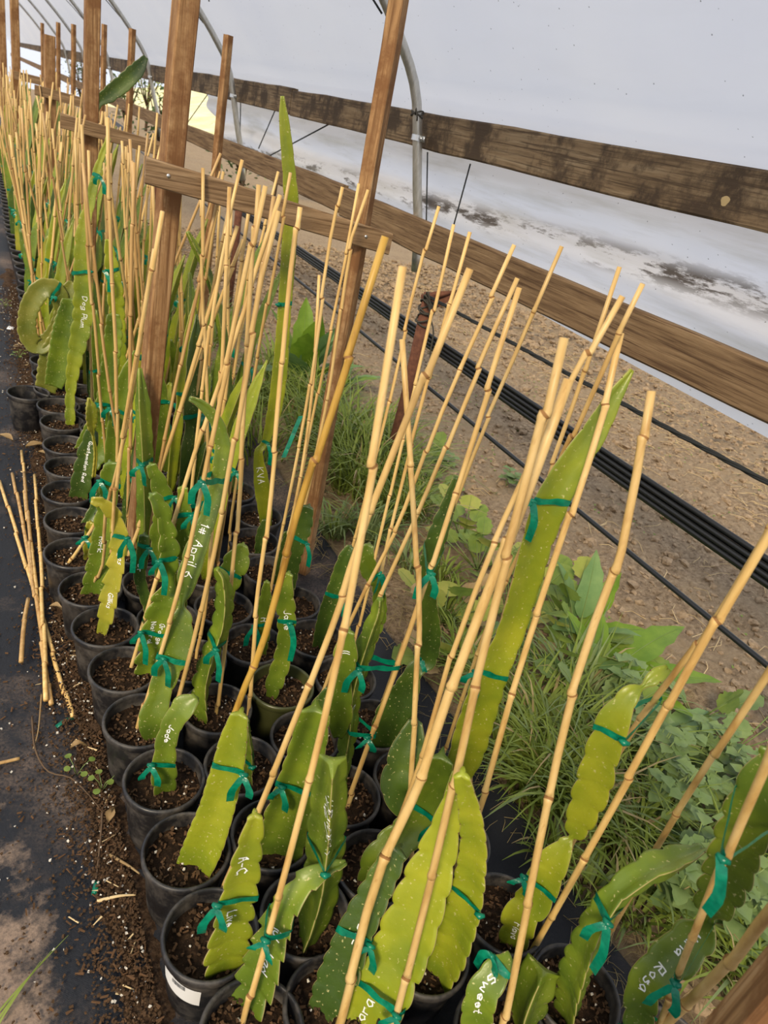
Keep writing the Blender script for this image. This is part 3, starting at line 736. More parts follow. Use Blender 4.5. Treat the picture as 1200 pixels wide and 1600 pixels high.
# ---- handwriting: stroke letters on a 10-unit grid (baseline 2)
FONT = {'A': '023952|1545', 'B': '0209494705454302', 'C': '582907042253', 'D': '020939674302', 'F': '020959|0646', 'G': '58290704225255|3555', 'H': '0902|5952|0656', 'I': '0902',
        'J': '4943321203', 'K': '0902|590552', 'L': '090252', 'M': '0209356962', 'N': '02095259', 'O': '2907042242575929', 'P': '020949474505', 'R': '02094947450552', 'S': '5829071645543203',
        'V': '093259', 'a': '562604224356|5652', 'b': '0902|052645432203', 'c': '5526042253', 'd': '5952|5526042253', 'e': '045455260422' + '53', 'g': '5626042254|56511001', 'h': '0902|05264552',
        'i': '0602|0809', 'j': '1611|1819', 'k': '0902|5604|0452', 'l': '0902', 'm': '0602|052632|355662', 'n': '0602|05264652', 'o': '26042243462' + '6', 'p': '0600|052645432203', 'r': '0602|052646',
        's': '4626154432' + '02', 't': '292342|0646', 'u': '06032243|4642', 'v': '062246', 'w': '0612355266', 'x': '0642|0246', 'y': '0623|4610', '1': '172922', '7': '095922', '4': '390454|4742', '#': '2822|4842|0656|0454', '-': '0545', '6': '4905031242443505'}
def text_strokes(txt):
    out = []; x = 0.0
    for ch in txt:
        if ch == ' ': x += 0.45; continue
        mxx = 0
        for st in FONT.get(ch, '0545').split('|'):
            p = [(int(st[i]) / 10, (int(st[i + 1]) - 2) / 10) for i in range(0, len(st) - 1, 2)]
            mxx = max(mxx, max(a for a, _ in p)); out.append([(x + a, c) for a, c in p])
        x += mxx + 0.22
    return out, x
def write_on(root, stem_o, mb, FR, txt, s0, size, off=0.0, up=False, rootloc=None, seed=0, wide=0.0011):
    """white marker lettering that follows the stem, laid on its surface; s0 is the frame where it starts"""
    bv = BVHTree.FromPolygons([Vector(p) for p in mb.v], [tuple(q) for q in mb.f]); r = random.Random(seed)
    Cs = np.array([q[0] for q in FR]); Ls = np.r_[0, np.cumsum(np.linalg.norm(np.diff(Cs, axis=0), axis=1))]
    st, tot = text_strokes(txt); b = MB(); L0 = Ls[s0]
    def place(x, y):
        l = L0 + (x * size if up else -x * size); i = min(max(int(np.searchsorted(Ls, l)), 0), len(FR) - 1)
        c, t, s, nn, w = FR[i]; c = c + t * (l - Ls[i]); yy = (y - 0.35) * size * (-1 if up else 1) + off
        o = c + s * yy + nn * 0.3; hit, no, _, _ = bv.ray_cast(Vector(o), Vector(-nn))
        if hit is None: return None
        no = np.array(no); no = no if no @ nn > 0 else -no
        return np.array(hit) + no * 0.0012, no, t, s
    for path in st:
        pp = []
        for (a, c), (a2, c2) in zip(path[:-1], path[1:]):
            for u in np.linspace(0, 1, 4)[:-1]: pp.append((a + (a2 - a) * u + .012 * math.sin(7 * c + seed), c + (c2 - c) * u + 0.05 * math.sin(a * 3 + seed)))
        pp.append(path[-1]); ps = [place(*q) for q in pp]
        for q, q2 in zip(ps[:-1], ps[1:]):
            if q is None or q2 is None: continue
            d = q2[0] - q[0]
            if np.linalg.norm(d) > size * 0.5 or np.linalg.norm(d) < 1e-6: continue
            d /= np.linalg.norm(d); e = np.cross(q[1], d) * wide; ex = d * wide * 0.5
            b.add([tuple(q[0] - e - ex), tuple(q2[0] - e + ex), tuple(q2[0] + e + ex), tuple(q[0] + e - ex)], [(0, 1, 2, 3)])
    if not b.v: return
    b.v = [tuple(np.array(p) - rootloc) for p in b.v]; o = b.build('lettering', M['ink'], stem_o, smooth=False); o['label'] = 'white handwritten marker words'

# ---- bamboo stakes
STAKES = {}
def stake_mesh(path, r0, r1, name='cane', m='bamboo', loc=None, parent=None, seed=0, n=10):
    """path: world polyline; nodes every ~0.2 m as rings that bulge"""
    r = random.Random(seed); P = catmull(path, 60 if len(path) > 2 else 46)
    Ls = np.r_[0, np.cumsum(np.linalg.norm(np.diff(P, axis=0), axis=1))]; tot = Ls[-1]
    ss = list(np.linspace(0, tot, 12)); nodes = []; x = r.uniform(0.06, 0.2)
    while x < tot - 0.03: nodes.append(x); x += r.uniform(0.15, 0.25)
    for q in nodes: ss += [q - 0.010, q - 0.004, q - 0.0012, q + 0.0012, q + 0.005, q + 0.012]
    ss = sorted(s for s in ss if 0 <= s <= tot); pts = []; rad = []; mis = []
    for s in ss:
        p = np.array([np.interp(s, Ls, P[:, k]) for k in range(3)])
        k = sum(1 for q in nodes if q < s); dv = 0.0022 * np.array([math.sin(k * 2.4 + seed), math.cos(k * 1.7 + seed), 0]); pts.append(tuple(p + dv))
        d = min([abs(s - q) for q in nodes] + [9]); g = r0 + (r1 - r0) * s / tot
        rad.append(g * (1.22 if d < 0.0015 else 1.13 if d < 0.0055 else 1.0))
    for i in range(len(ss) - 1):
        mid = (ss[i] + ss[i + 1]) / 2; mis.append(1 if any(abs(mid - q) < 0.0012 for q in nodes) else 0)
    v, f, fm = tube_geo(pts, rad, n, True, 0, mis)
    if loc is not None: v = [tuple(np.array(p) - np.array(loc)) for p in v]
    return obj(name, v, f, [M[m], M['bamboo_node']], parent, True, fm, loc)
def solve_top(B, u, v, Ln):
    d = ray(u, v); d = d / np.linalg.norm(d); o = CP - B; bq = o @ d; cq = o @ o - Ln * Ln; disc = bq * bq - cq
    if disc < 0: return CP + d * (-bq)
    c = [CP + d * t for t in (-bq - math.sqrt(disc), -bq + math.sqrt(disc)) if t > 0.1]
    return max(c, key=lambda p: p[2])
def stake(key, pix, label, bottom=None, Ln=1.06, r=0.0062, m='bamboo', seed=None):
    """pix: photo points from top to bottom; the cane really is Ln long above the potting soil, which fixes its distance"""
    B = np.array(bottom) if bottom is not None else at(*pix[-1], SOILZ)
    T = solve_top(B, *pix[0], Ln); D = T - B; path = [B - (D / np.linalg.norm(D)) * 0.08]
    if path[0][2] < 0.02: path[0] = B - D / np.linalg.norm(D) * 0.05
    path.append(B)
    for (u, v) in pix[1:-1][::-1]:
        d = ray(u, v); a = d @ d; b_ = d @ D; c = D @ D; w0 = CP - B; t = (b_ * (D @ w0) - c * (d @ w0)) / (a * c - b_ * b_); path.append(CP + d * t)
    path.append(T)
    o = stake_mesh(path, r * 1.05, r * 0.95, 'bamboo_stake', m, B, None, seed if seed is not None else len(STAKES))
    tag(o, label, 'stake', 'bamboo stakes'); STAKES[key] = (np.array(path), r); return o

stake('S1', [(1015, 610), (975, 845), (922, 1000), (872, 1176), (787, 1600), (772, 1660)], 'bamboo stake with its blunt top alone over the soil, right of the long lime stem', Ln=1.08, r=0.0062)
stake('S2', [(970, 520), (930, 683), (812, 1045), (750, 1262), (707, 1370)], 'bamboo stake crossing in front of the long lime stem', r=0.0060)
stake('S3', [(886, 592), (840, 720), (700, 1090), (655, 1225), (590, 1370), (540, 1560), (527, 1610)], 'thickest blurred bamboo stake, its sawn top nearest the camera', Ln=1.02, r=0.0074)
stake('S4', [(970, 462), (900, 587), (800, 783), (713, 1000), (653, 1203), (566, 1425)], 'thin bamboo stake with a split node running behind the thickest stake', r=0.0044, Ln=1.16)
stake('S7', [(629, 530), (653, 905), (649, 1100), (641, 1240), (645, 1372)], 'bamboo stake standing almost upright in the middle, blunt top against the rusty pipe', r=0.0054, Ln=1.02)
stake('S8', [(633, 417), (571, 795), (512, 1100), (433, 1410), (380, 1600)], 'long stake running down past the hooked stem at the bottom edge', r=0.0050, Ln=1.12)
stake('S9', [(731, 419), (571, 821), (517, 983), (403, 1267), (345, 1400)], 'stake ending behind the stem marked Ac Live', r=0.0054, Ln=1.14)
stake('S10', [(806, 383), (692, 637), (627, 810), (550, 965), (492, 1112)], 'stake reaching in front of the lower rail, leftmost of a group of three tops there', r=0.0046, Ln=1.16)
stake('S11', [(810, 435), (746, 579), (657, 793), (553, 1023), (507, 1145)], 'stake of three tops in front of the lower rail, the middle one', r=0.0049, Ln=1.12)
stake('S12', [(814, 450), (787, 533), (733, 704), (647, 967), (593, 1117), (541, 1262)], 'stake with a stout knuckle near its top, in front of the hoses', r=0.0052, Ln=1.14)
stake('S13', [(879, 385), (808, 550), (725, 746), (590, 1120)], 'slender straight stake crossing the lower rail at mid picture', r=0.0044, Ln=1.2)
stake('S14', [(685, 322), (650, 446), (600, 662), (552, 850), (525, 945)], 'slender stake passing left of the rusty pipe top', r=0.0045, Ln=1.14)
stake('S15', [(707, 350), (679, 475), (592, 846), (556, 998)], 'slender stake passing over the knotted string of the rusty pipe', r=0.0045, Ln=1.14)
stake('S16', [(733, 362), (717, 421), (679, 558), (608, 837), (568, 1050)], 'stake just right of the rusty pipe, top beside the galvanised leg', r=0.0045, Ln=1.14)
stake('S17', [(603, 370), (520, 633), (467, 797), (412, 1000), (368, 1110), (303, 1300)], 'golden blotchy bamboo stake slanting across the slim post', r=0.0062, m='bamboo_gold', Ln=1.16)
stake('S18a', [(577, 297), (545, 400), (510, 633), (463, 850), (456, 930)], 'stake with a frayed top in front of the slim post, right one of a pair', r=0.0044, Ln=1.13)
stake('S18b', [(562, 287), (541, 400), (520, 500), (467, 760), (440, 885)], 'stake in front of the slim post, left one of a pair', r=0.0042, Ln=1.14)
stake('S18c', [(535, 292), (513, 400), (478, 640), (430, 883), (420, 945)], 'stake rising above the crossbar left of the slim post', r=0.0044, Ln=1.16)
stake('S18d', [(500, 430), (490, 590), (467, 760), (440, 880), (432, 935)], 'short blunt stake before the dock leaves by the slim post', r=0.0046, Ln=0.9)
stake('S19', [(467, 323), (450, 467), (420, 800), (400, 957), (388, 1125)], 'upright stake passing over the stem marked KVA', r=0.0049, Ln=1.1)
stake('S20a', [(316, 262), (317, 450), (325, 683), (330, 905)], 'stake seen before the left end of the first crossbar, nearly upright', r=0.0047, Ln=1.14)
stake('S20b', [(380, 250), (340, 433), (313, 637), (282, 920)], 'stake leaning across the middle of the first crossbar', r=0.0045, Ln=1.2)
stake('S20c', [(440, 305), (373, 510), (310, 693), (250, 890), (204, 1045)], 'long slanting stake ending beside the stem marked Natural Mystic Orange', r=0.0050, Ln=1.14)
stake('S20d', [(437, 330), (407, 450), (347, 800), (303, 1000), (262, 1152)], 'long stake ending behind the twisted cutting marked Jade', r=0.0050, Ln=1.12)
stake('S20e', [(413, 290), (330, 690), (283, 908), (214, 1142)], 'stake planted left of the broad leaf-like stem of the fourth pot', r=0.0047, Ln=1.18)
stake('S20g', [(402, 288), (390, 480), (372, 800), (357, 957), (338, 1118)], 'stake tied to the knobbly twisted stem by a loose green bow', r=0.0047, Ln=1.14)
stake('S20h', [(358, 292), (340, 700), (323, 933), (304, 1032)], 'stake standing behind the long slanting pair, foot in deep shade', r=0.0045, Ln=1.14)
stake('S20j', [(455, 270), (395, 600), (363, 800), (357, 858)], 'stake leaning right with its top against the film, left of the tall flat stem', r=0.0044, Ln=1.2)
stake('S22', [(879, 527), (835, 715), (757, 1007), (692, 1300), (617, 1600), (607, 1640)], 'bamboo stake with a forked top, tied along the big lime stem at the bottom', r=0.0060, Ln=1.1)
stake('R7a', [(969, 417), (890, 653), (823, 839), (765, 1050), (730, 1250)], 'slender stake with its top before the lower rail, left of the far right pair', r=0.0044, Ln=1.18)
stake('R7c', [(1003, 443), (967, 517), (925, 613), (823, 839), (760, 980), (690, 1190)], 'slender stake with the rightmost top on the lower rail', r=0.0044, Ln=1.22)
stake('R1', [(1262, 740), (1200, 831), (1106, 992), (967, 1244), (829, 1490)], 'stake leaning in from the right edge with a dark frayed node', r=0.0058, Ln=1.1)
stake('R2', [(1262, 730), (1200, 828), (1095, 1000), (967, 1176), (860, 1385)], 'stake leaning in from the right edge, behind the lobed green stem', r=0.0052, Ln=1.1)
stake('R3', [(1240, 985), (1200, 1052), (1050, 1285), (945, 1468)], 'stake slanting through the weeds behind the long scalloped stem', r=0.0052, Ln=0.95)
stake('R4', [(1225, 1090), (1200, 1180), (1132, 1341), (1031, 1600), (1015, 1640)], 'stake tied to the broad stem at the right edge', r=0.0050, Ln=1.03)
stake('R5', [(1262, 1360), (1200, 1424), (1129, 1517), (1042, 1600), (1010, 1635)], 'pale stake slanting into the bottom right corner', r=0.0074, Ln=0.8)
stake('P8', [(205, 640), (178, 745), (150, 815), (107, 882)], 'short stake in the eighth pot of the left row, tied to a dried cutting', r=0.005, Ln=0.6)
stake('P7', [(243, 390), (190, 700), (166, 800), (160, 880), (140, 925)], 'stake beside the stem marked Hork, passing the foot of the big near post', r=0.0042, Ln=1.1)
stake('P6', [(252, 330), (205, 610), (183, 740), (176, 850), (168, 960)], 'stake tied to the bent yellow stem by a long green bow', r=0.0042, Ln=1.16)

# ---- the individually seen cuttings
POTS = dict(A0=(.321, .487), A1=(.300, .661), A2=(.297, .833), A3=(.291, 1.010), A4=(.275, 1.187), A5=(.265, 1.364), A6=(.245, 1.537), A7=(.229, 1.710), A8=(.205, 1.899), A9=(.220, 2.088), A10=(.226, 2.275), A11=(.248, 2.461), A12=(.257, 2.648), A13=(.262, 2.86),
            B0=(.460, .475), B1=(.472, .637), B2=(.468, .815), B3=(.460, 1.0), B4=(.450, 1.180), B5=(.436, 1.357), B6=(.408, 1.532), B7=(.398, 1.710),
            C0=(.660, .500), C1=(.645, .680), C2=(.650, .859), C3=(.628, 1.037), C4=(.630, 1.215), C5=(.608, 1.388), C6=(.573, 1.560),
            D0=(.895, .335), D1=(.850, .505), D2=(.835, .680), D3=(.820, .855), D4=(.818, 1.028), D5=(.808, 1.200), D6=(.790, 1.372), D7=(.785, 1.545), D8=(.765, 1.718), D9=(.770, 1.892), D10=(.84, 2.055),
            E0=(.985, .185), E2=(.715, .325), E3=(.525, .325))
USED = {}
def nearest_on(path, c, t):
    """where the stake polyline passes the plane of a stem ring"""
    best = None
    for a, b in zip(path[:-1], path[1:]):
        da, db = (a - c) @ t, (b - c) @ t
        if da * db <= 0 and abs(da - db) > 1e-9:
            p = a + (b - a) * (da / (da - db)); dd = np.linalg.norm(p - c)
            if best is None or dd < best[0]: best = (dd, p)
    return best[1] if best else None
SHORT = {'A': 'left', 'B': 'second', 'C': 'third', 'D': 'right', 'E': 'front'}
NUM = ['front', 'second', 'third', 'fourth', 'fifth', 'sixth', 'seventh', 'eighth', 'ninth', 'tenth', 'eleventh', 'twelfth', 'thirteenth', 'fourteenth']
def root_for(key, label):
    if key in USED: return USED[key]
    x, y = POTS[key]; t = thing('potted_cactus', label, 'plant', (x, y, 0.004), 'potted dragon fruit cuttings'); i = len(USED)
    put_pot(t, i, key == 'C4'); USED[key] = t; return t
def cutting(key, label, pts, m='cactus_green', rot=0, lean=0.0, ties=(), stk=None, text=None, period=0.034, amp=0.16, hook=0.0, thick=1.0, twist=0.0, y=None, base=None, ribs=3, tail=None, seed=None, behind=None, off=0.03):
    """pts: photo points (u, v, half width) from the soil up; the stem stands in the vertical plane through its foot, leaning by `lean` in depth"""
    root = root_for(key, label); tail_ = tail; seed = seed if seed is not None else len(COL.objects)
    px, py = POTS[key]
    if y is None:
        g = at(pts[0][0], pts[0][1], SOILZ); y = min(max(g[1], py - 0.058), py + 0.058)
    q = [on_y(u, v, y) for u, v, _ in pts]
    z0, z1 = q[0][2], q[-1][2]
    if lean: q = [on_y(u, v, y + lean * (p[2] - z0) / max(z1 - z0, 1e-3)) for (u, v, _), p in zip(pts, q)]
    if behind:   # the stem stands just beyond the stake it is tied to, parallel to it
        SP = STAKES[behind][0]
        for _ in range(8):
            q = [on_y(u, v, float(np.interp(p[2], SP[:, 2], SP[:, 1])) + off) for (u, v, _), p in zip(pts, q)]
    if q[0][2] < SOILZ + 0.09:   # the foot is inside the pot
        dx, dy = q[0][0] - px, q[0][1] - py; rr = math.hypot(dx, dy)
        if rr > 0.058: q[0] = np.array([px + dx / rr * 0.058, py + dy / rr * 0.058, q[0][2]])
        q[0][2] = max(q[0][2], SOILZ - 0.012)
    W_ = [max(h * depth(p) / FPX, 0.002) for (_, _, h), p in zip(pts, q)]
    A = np.array([[*p, w] for p, w in zip(q, W_)])
    if A[0][2] > SOILZ - 0.012 and A[0][2] < SOILZ + 0.09:   # foot goes a little into the soil
        d = A[0][:3] - A[1][:3]; d /= np.linalg.norm(d); k = (A[0][2] - (SOILZ - 0.012)) / max(-d[2], 0.35)
        A = np.vstack([np.r_[A[0][:3] + d * k, A[0][3] * 0.85], A])
    ln = np.sum(np.linalg.norm(np.diff(A[:, :3], axis=0), axis=1)); n = int(min(max(ln / 0.005, 30), 170)); amp *= 1.45
    R_ = catmull(A, n); C = R_[:, :3]; wid = np.maximum(R_[:, 3], 0.002) / 0.866
    Nv = CP - C; Nv /= np.linalg.norm(Nv, axis=1)[:, None]
    mb, FR, sp = stem_geo(C, wid, Nv, rot, thick, period, amp, hook, seed, True, twist, ribs)
    loc = np.array(root.location); world = list(mb.v)
    st = obj('stem', [tuple(np.array(p) - loc) for p in mb.v], mb.f, [M[m], M['cactus_margin']], root, True, mb.m)
    if sp.v:
        o = obj('areole_spines', [tuple(np.array(p) - loc) for p in sp.v], sp.f, M['areole'], st, False); o['kind'] = 'stuff'
    def idx(u, v):
        best = 0; bd = 1e9
        for i, c in enumerate(C):
            e = CM.T @ (c - CP); d = (600 + FPX * e[0] / e[2] - u) ** 2 + (800 + FPX * e[1] / e[2] - v) ** 2
            if d < bd: bd = d; best = i
        return best
    for (u, v) in ties:
        i = idx(u, v); sp_ = None; sr = 0.006
        if stk and stk in STAKES: sp_ = nearest_on(STAKES[stk][0], FR[i][0], FR[i][1]); sr = STAKES[stk][1]
        ring = [np.array(world[i * 21 + k]) for k in range(21)]
        tb = make_tie(FR[i], ring, sp_, sr, 0.0155, seed + i, tail or [(0.05, 0.03), (0.07, 0.0), (0.03, 0.02), (0.0, 0.0), (0.045, 0.06)][(seed + i) % 5]); tb.v = [tuple(np.array(p) - loc) for p in tb.v]; tb.build('tie', M['tie'], root)
    for tx in (text or []):
        (u, v), s, size, *rest = tx
        write_on(root, st, mb, FR, s, idx(u, v), size, *(rest or []), rootloc=loc, seed=seed)
    mb.v = world
    return root, st, FR

cutting('A1', 'cutting marked Ac Live in the pot with a white barcode sticker', [(347, 1512, 26), (352, 1480, 36), (362, 1430, 33), (375, 1370, 29), (388, 1315, 22), (399, 1272, 14)], 'cactus_lime', -18, ties=[(373, 1390)], stk='S9', text=[((380, 1328), 'A-C', 0.022), ((366, 1412), 'Live', 0.020)], period=0.05, amp=0.2)
cutting('A2', 'smooth lime cutting cut slantwise at its foot, in a pot left of a shaded one', [(308, 1350, 28), (325, 1310, 31), (345, 1250, 28), (358, 1200, 26), (368, 1150, 22), (376, 1113, 14)], 'cactus_lime', 8, ties=[(364, 1190)], stk='S17', amp=0.035, period=0.03)
cutting('A3', 'small twisted cutting marked Jade, bent like a question mark', [(257, 1236, 16), (256, 1205, 20), (258, 1180, 18), (263, 1150, 17), (277, 1120, 17), (292, 1103, 20), (308, 1090, 8)], 'cactus_green', -8, ties=[(257, 1186)], stk='S20d', text=[((272, 1132), 'Jade', 0.017)], period=0.05, amp=0.12, twist=0.35)
cutting('A4', 'long cutting of stacked pads marked Apr, arching over at its top', [(243, 1155, 15), (243, 1120, 25), (249, 1090, 18), (260, 1055, 20), (277, 1010, 24), (284, 965, 19), (284, 945, 5), (290, 925, 10), (296, 895, 17), (310, 850, 17), (325, 810, 14), (340, 762, 13), (348, 715, 13), (346, 680, 12), (333, 650, 10), (315, 632, 8), (296, 622, 4)], 'cactus_green', 5, ties=[(266, 1022), (344, 742)], stk='S20e', text=[((315, 815), '1# April 6', 0.026)], period=0.055, amp=0.1, lean=0.16, tail=(0.07, 0.05))
cutting('A5', 'lobed cutting marked Natural Mystic Orange with green ribbon bows', [(224, 1052, 14), (234, 1025, 24), (242, 990, 24), (250, 955, 25), (258, 928, 22), (262, 908, 10), (263, 880, 15), (262, 850, 17), (257, 815, 13), (248, 790, 14), (236, 772, 8)], 'cactus_green', -12, ties=[(243, 982), (262, 868)], stk='S20c', text=[((251, 968), 'Natural', 0.016, -0.008), ((243, 968), 'Orange', 0.016, 0.013)], period=0.05, amp=0.22, tail=(0.09, 0.03))
cutting('A6', 'bent yellow cutting with a hooked top and toothed edge and Gillius', [(160, 992, 8), (168, 965, 14), (174, 930, 17), (182, 895, 17), (188, 862, 17), (190, 835, 16), (182, 806, 14), (166, 787, 13), (143, 780, 7)], 'cactus_yellow', 24, ties=[(188, 835)], stk='P6', text=[((187, 860), 'gos', 0.018, 0.004), ((176, 925), 'Gillius', 0.018, 0.0)], period=0.055, amp=0.22, hook=1, tail=(0.10, 0.05))
cutting('A7', 'upright green cutting marked Hork beside the big near post', [(144, 928, 17), (152, 890, 18), (158, 850, 16), (163, 810, 15), (170, 770, 15), (174, 735, 16), (172, 722, 12)], 'cactus_green', 0, ties=[(172, 752)], stk='P7', text=[((161, 836), 'Hork', 0.02)], period=0.05, amp=0.14)
cutting('A8', 'thin dried cutting tied to a short stake', [(137, 875, 6), (137, 845, 7), (141, 815, 6)], 'cactus_yellow', 0, ties=[(139, 825)], stk='P8', amp=0.2)
cutting('A9', 'low dark cutting half hidden behind the cutting marked Hork', [(152, 812, 9), (158, 780, 11), (162, 750, 8)], 'cactus_dark', 0, amp=0.12)
cutting('D9', 'low shaded cutting at the foot of the pair of stakes by the slim post', [(405, 868, 8), (410, 835, 10), (416, 812, 6)], 'cactus_dark', 0, amp=0.12)
cutting('A10', 'dark cutting marked Guatemalan Red with a spiky young shoot', [(124, 778, 14), (131, 745, 16), (139, 705, 15), (146, 672, 10)], 'cactus_dark', 12, text=[((142, 688), 'Guatemalan Red', 0.017)], period=0.06, amp=0.16)
cutting('A10', '', [(146, 745, 4), (149, 710, 4), (145, 680, 3), (142, 665, 10), (141, 640, 12), (139, 622, 3)], 'cactus_yellow', 90, period=0.02, amp=0.2, y=2.26)
cutting('A11', 'broad cutting marked Jamaica with a sawn top, behind the spiky shoot', [(152, 735, 14), (160, 690, 17), (163, 640, 15), (168, 600, 13), (175, 545, 14), (178, 510, 13), (176, 490, 10)], 'cactus_green', 0, ties=[(158, 628)], text=[((164, 648), 'Jamaica C', 0.017)], amp=0.12)
POTS['B11'] = (.415, 2.64)
cutting('A12', 'small low cutting in the twelfth pot of the left row', [(132, 700, 8), (140, 670, 9), (146, 650, 6)], 'cactus_green', 0, amp=.12)
cutting('B11', 'bright cutting standing right of the curled one, its tip blunt and lime', [(186, 690, 9), (184, 640, 9), (186, 590, 11), (183, 505, 12), (178, 450, 13), (172, 405, 10), (168, 374, 5)], 'cactus_lime', -8, ties=[(174, 422)], amp=0.14, period=0.045)
cutting('A13', 'very tall cutting marked Dog Plum, yellow-green and scalloped', [(114, 656, 8), (111, 615, 8), (119, 560, 12), (131, 500, 16), (132, 450, 15), (129, 400, 12), (131, 360, 10), (143, 310, 8), (154, 262, 6), (170, 215, 4)], 'cactus_lime', 14, ties=[(131, 424), (152, 275)], text=[((128, 462), 'Dog Plum', 0.026)], period=0.06, amp=0.16)
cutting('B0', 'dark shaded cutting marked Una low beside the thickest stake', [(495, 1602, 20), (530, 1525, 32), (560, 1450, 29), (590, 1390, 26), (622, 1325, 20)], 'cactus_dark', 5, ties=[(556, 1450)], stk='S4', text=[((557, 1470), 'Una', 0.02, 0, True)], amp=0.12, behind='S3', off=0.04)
cutting('B1', 'cutting with a rib down its middle marked Natural My', [(478, 1478, 16), (493, 1432, 33), (505, 1380, 35), (513, 1310, 36), (517, 1250, 32), (521, 1190, 27)], 'cactus_green', 60, ties=[(510, 1325)], text=[((518, 1222), 'Natural My', 0.022)], period=0.07, amp=0.12)
cutting('B2', 'broad flat cutting with a sawn top, shaded low down', [(437, 1328, 34), (447, 1285, 38), (460, 1240, 34), (475, 1190, 31), (487, 1140, 28), (493, 1105, 25)], 'cactus_green', 0, ties=[(462, 1218)], stk='S8', amp=0.07, period=0.045)
cutting('B3', 'dim small cutting behind the lime one, tied with green ribbon', [(388, 1215, 16), (388, 1180, 14), (385, 1150, 12), (384, 1128, 8)], 'cactus_green', 40, ties=[(386, 1185)], stk='S19', amp=0.12)
cutting('B4', 'knobbly twisted cutting with a side flap and a loose green bow', [(318, 1126, 12), (316, 1090, 16), (320, 1060, 17), (333, 1020, 17), (347, 980, 18), (352, 940, 17), (348, 905, 13), (338, 888, 6)], 'cactus_green', 35, ties=[(345, 1004)], stk='S20g', period=0.045, amp=0.24, twist=0.6, tail=(0.08, 0.04))
cutting('B5', 'cutting marked Jade with a long green ribbon, beside the arching stem', [(285, 985, 8), (283, 915, 10), (281, 880, 13), (286, 840, 13), (289, 800, 12), (286, 760, 8)], 'cactus_green', 10, ties=[(290, 800)], stk='S20h', text=[((282, 868), 'Jade', 0.022)], amp=0.14, tail=(0.10, 0.03))
cutting('B6', 'dark cutting with white lettering half hidden by the big near post', [(225, 955, 8), (219, 905, 9), (222, 870, 10), (226, 835, 8)], 'cactus_dark', 0, ties=[(222, 850)], text=[((221, 880), 'Dr', 0.02)], amp=0.12)
cutting('B7', 'lobed cutting right of the big near post with a bowed tip', [(250, 880, 8), (246, 830, 12), (258, 790, 13), (248, 755, 14), (235, 725, 8)], 'cactus_green', 0, ties=[(255, 775)], amp=0.2, period=0.055)
cutting('C0', 'yellow-lit cutting with a cut top and green tie, right of the biggest lime one', [(690, 1528, 24), (714, 1470, 34), (735, 1400, 30), (744, 1330, 24), (738, 1270, 20), (722, 1208, 14)], 'cactus_lime', 22, ties=[(733, 1392)], stk='S2', amp=0.1, period=0.045)
cutting('C1', 'green cutting bending right behind the thickest stake', [(575, 1378, 16), (592, 1340, 24), (622, 1315, 28), (655, 1280, 26), (677, 1238, 24), (690, 1180, 20)], 'cactus_green', 0, ties=[(668, 1262)], amp=0.1, period=0.05)
cutting('C2', 'close-ribbed olive cutting marked IL, tied twice', [(532, 1228, 12), (545, 1150, 17), (549, 1100, 19), (560, 1050, 19), (576, 1000, 17), (590, 960, 13), (594, 935, 6)], 'cactus_green', 58, ties=[(546, 1130), (560, 1030)], stk='S12', text=[((548, 1095), 'S', 0.02)], period=0.05, amp=0.2)
cutting('C2', '', [(528, 1150, 8), (532, 1110, 20), (537, 1060, 14), (540, 1020, 20), (545, 985, 10)], 'cactus_green', 0, text=[((538, 1012), 'IL', 0.024)], y=0.90, amp=0.1, period=0.06)
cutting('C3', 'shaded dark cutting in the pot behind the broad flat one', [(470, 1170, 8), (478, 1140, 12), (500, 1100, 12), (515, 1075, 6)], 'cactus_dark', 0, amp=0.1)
cutting('C4', 'bright cutting marked Jade in the olive green pot', [(424, 1090, 7), (430, 1068, 14), (440, 1038, 15), (447, 1005, 14), (449, 965, 15), (446, 925, 15), (451, 895, 8)], 'cactus_green', 8, ties=[(448, 966)], text=[((454, 950), 'Jade', 0.024)], period=0.05, amp=0.16, tail=(0.11, 0.0))
cutting('C5', 'small cutting marked H with a wide green bow', [(404, 1022, 12), (410, 985, 13), (414, 945, 12), (417, 908, 5)], 'cactus_green', 0, ties=[(410, 972)], text=[((413, 962), 'H', 0.022)], amp=0.14, tail=(0.06, 0.06))
cutting('C6', 'round-lobed cutting marked Florida behind a stake', [(350, 965, 10), (352, 930, 14), (362, 895, 20), (374, 868, 20), (380, 850, 8)], 'cactus_green', 0, ties=[(355, 890)], text=[((366, 888), 'Florida', 0.018)], amp=0.16, period=0.06)
cutting('D0', 'long scalloped cutting reaching right over the weeds', [(888, 1592, 22), (900, 1540, 29), (925, 1470, 27), (958, 1412, 24), (1000, 1375, 25), (1050, 1350, 26), (1098, 1328, 10)], 'cactus_green', 42, ties=[(955, 1420)], period=0.055, amp=0.16, tail=(0.09, 0.05))
cutting('D1', 'cutting marked Flavo with a lobed upper piece joined by a brown neck', [(800, 1475, 20), (815, 1432, 28), (838, 1400, 27), (862, 1352, 26), (885, 1318, 15), (893, 1308, 4), (902, 1292, 18), (925, 1232, 28), (942, 1175, 27), (962, 1120, 25), (985, 1085, 15), (1004, 1073, 4), (1020, 1060, 14), (1043, 1045, 7)], 'cactus_lime', 0, ties=[(852, 1378), (965, 1140)], stk='R2', text=[((822, 1440), 'Flavo', 0.02)], period=0.06, amp=0.16)
cutting('D2', 'dark broad cutting in the shade behind the thickest stake', [(640, 1290, 18), (622, 1240, 24), (630, 1195, 27), (642, 1155, 24), (650, 1125, 11)], 'cactus_dark', 0, amp=0.08, period=0.06, behind='S7', off=0.04)
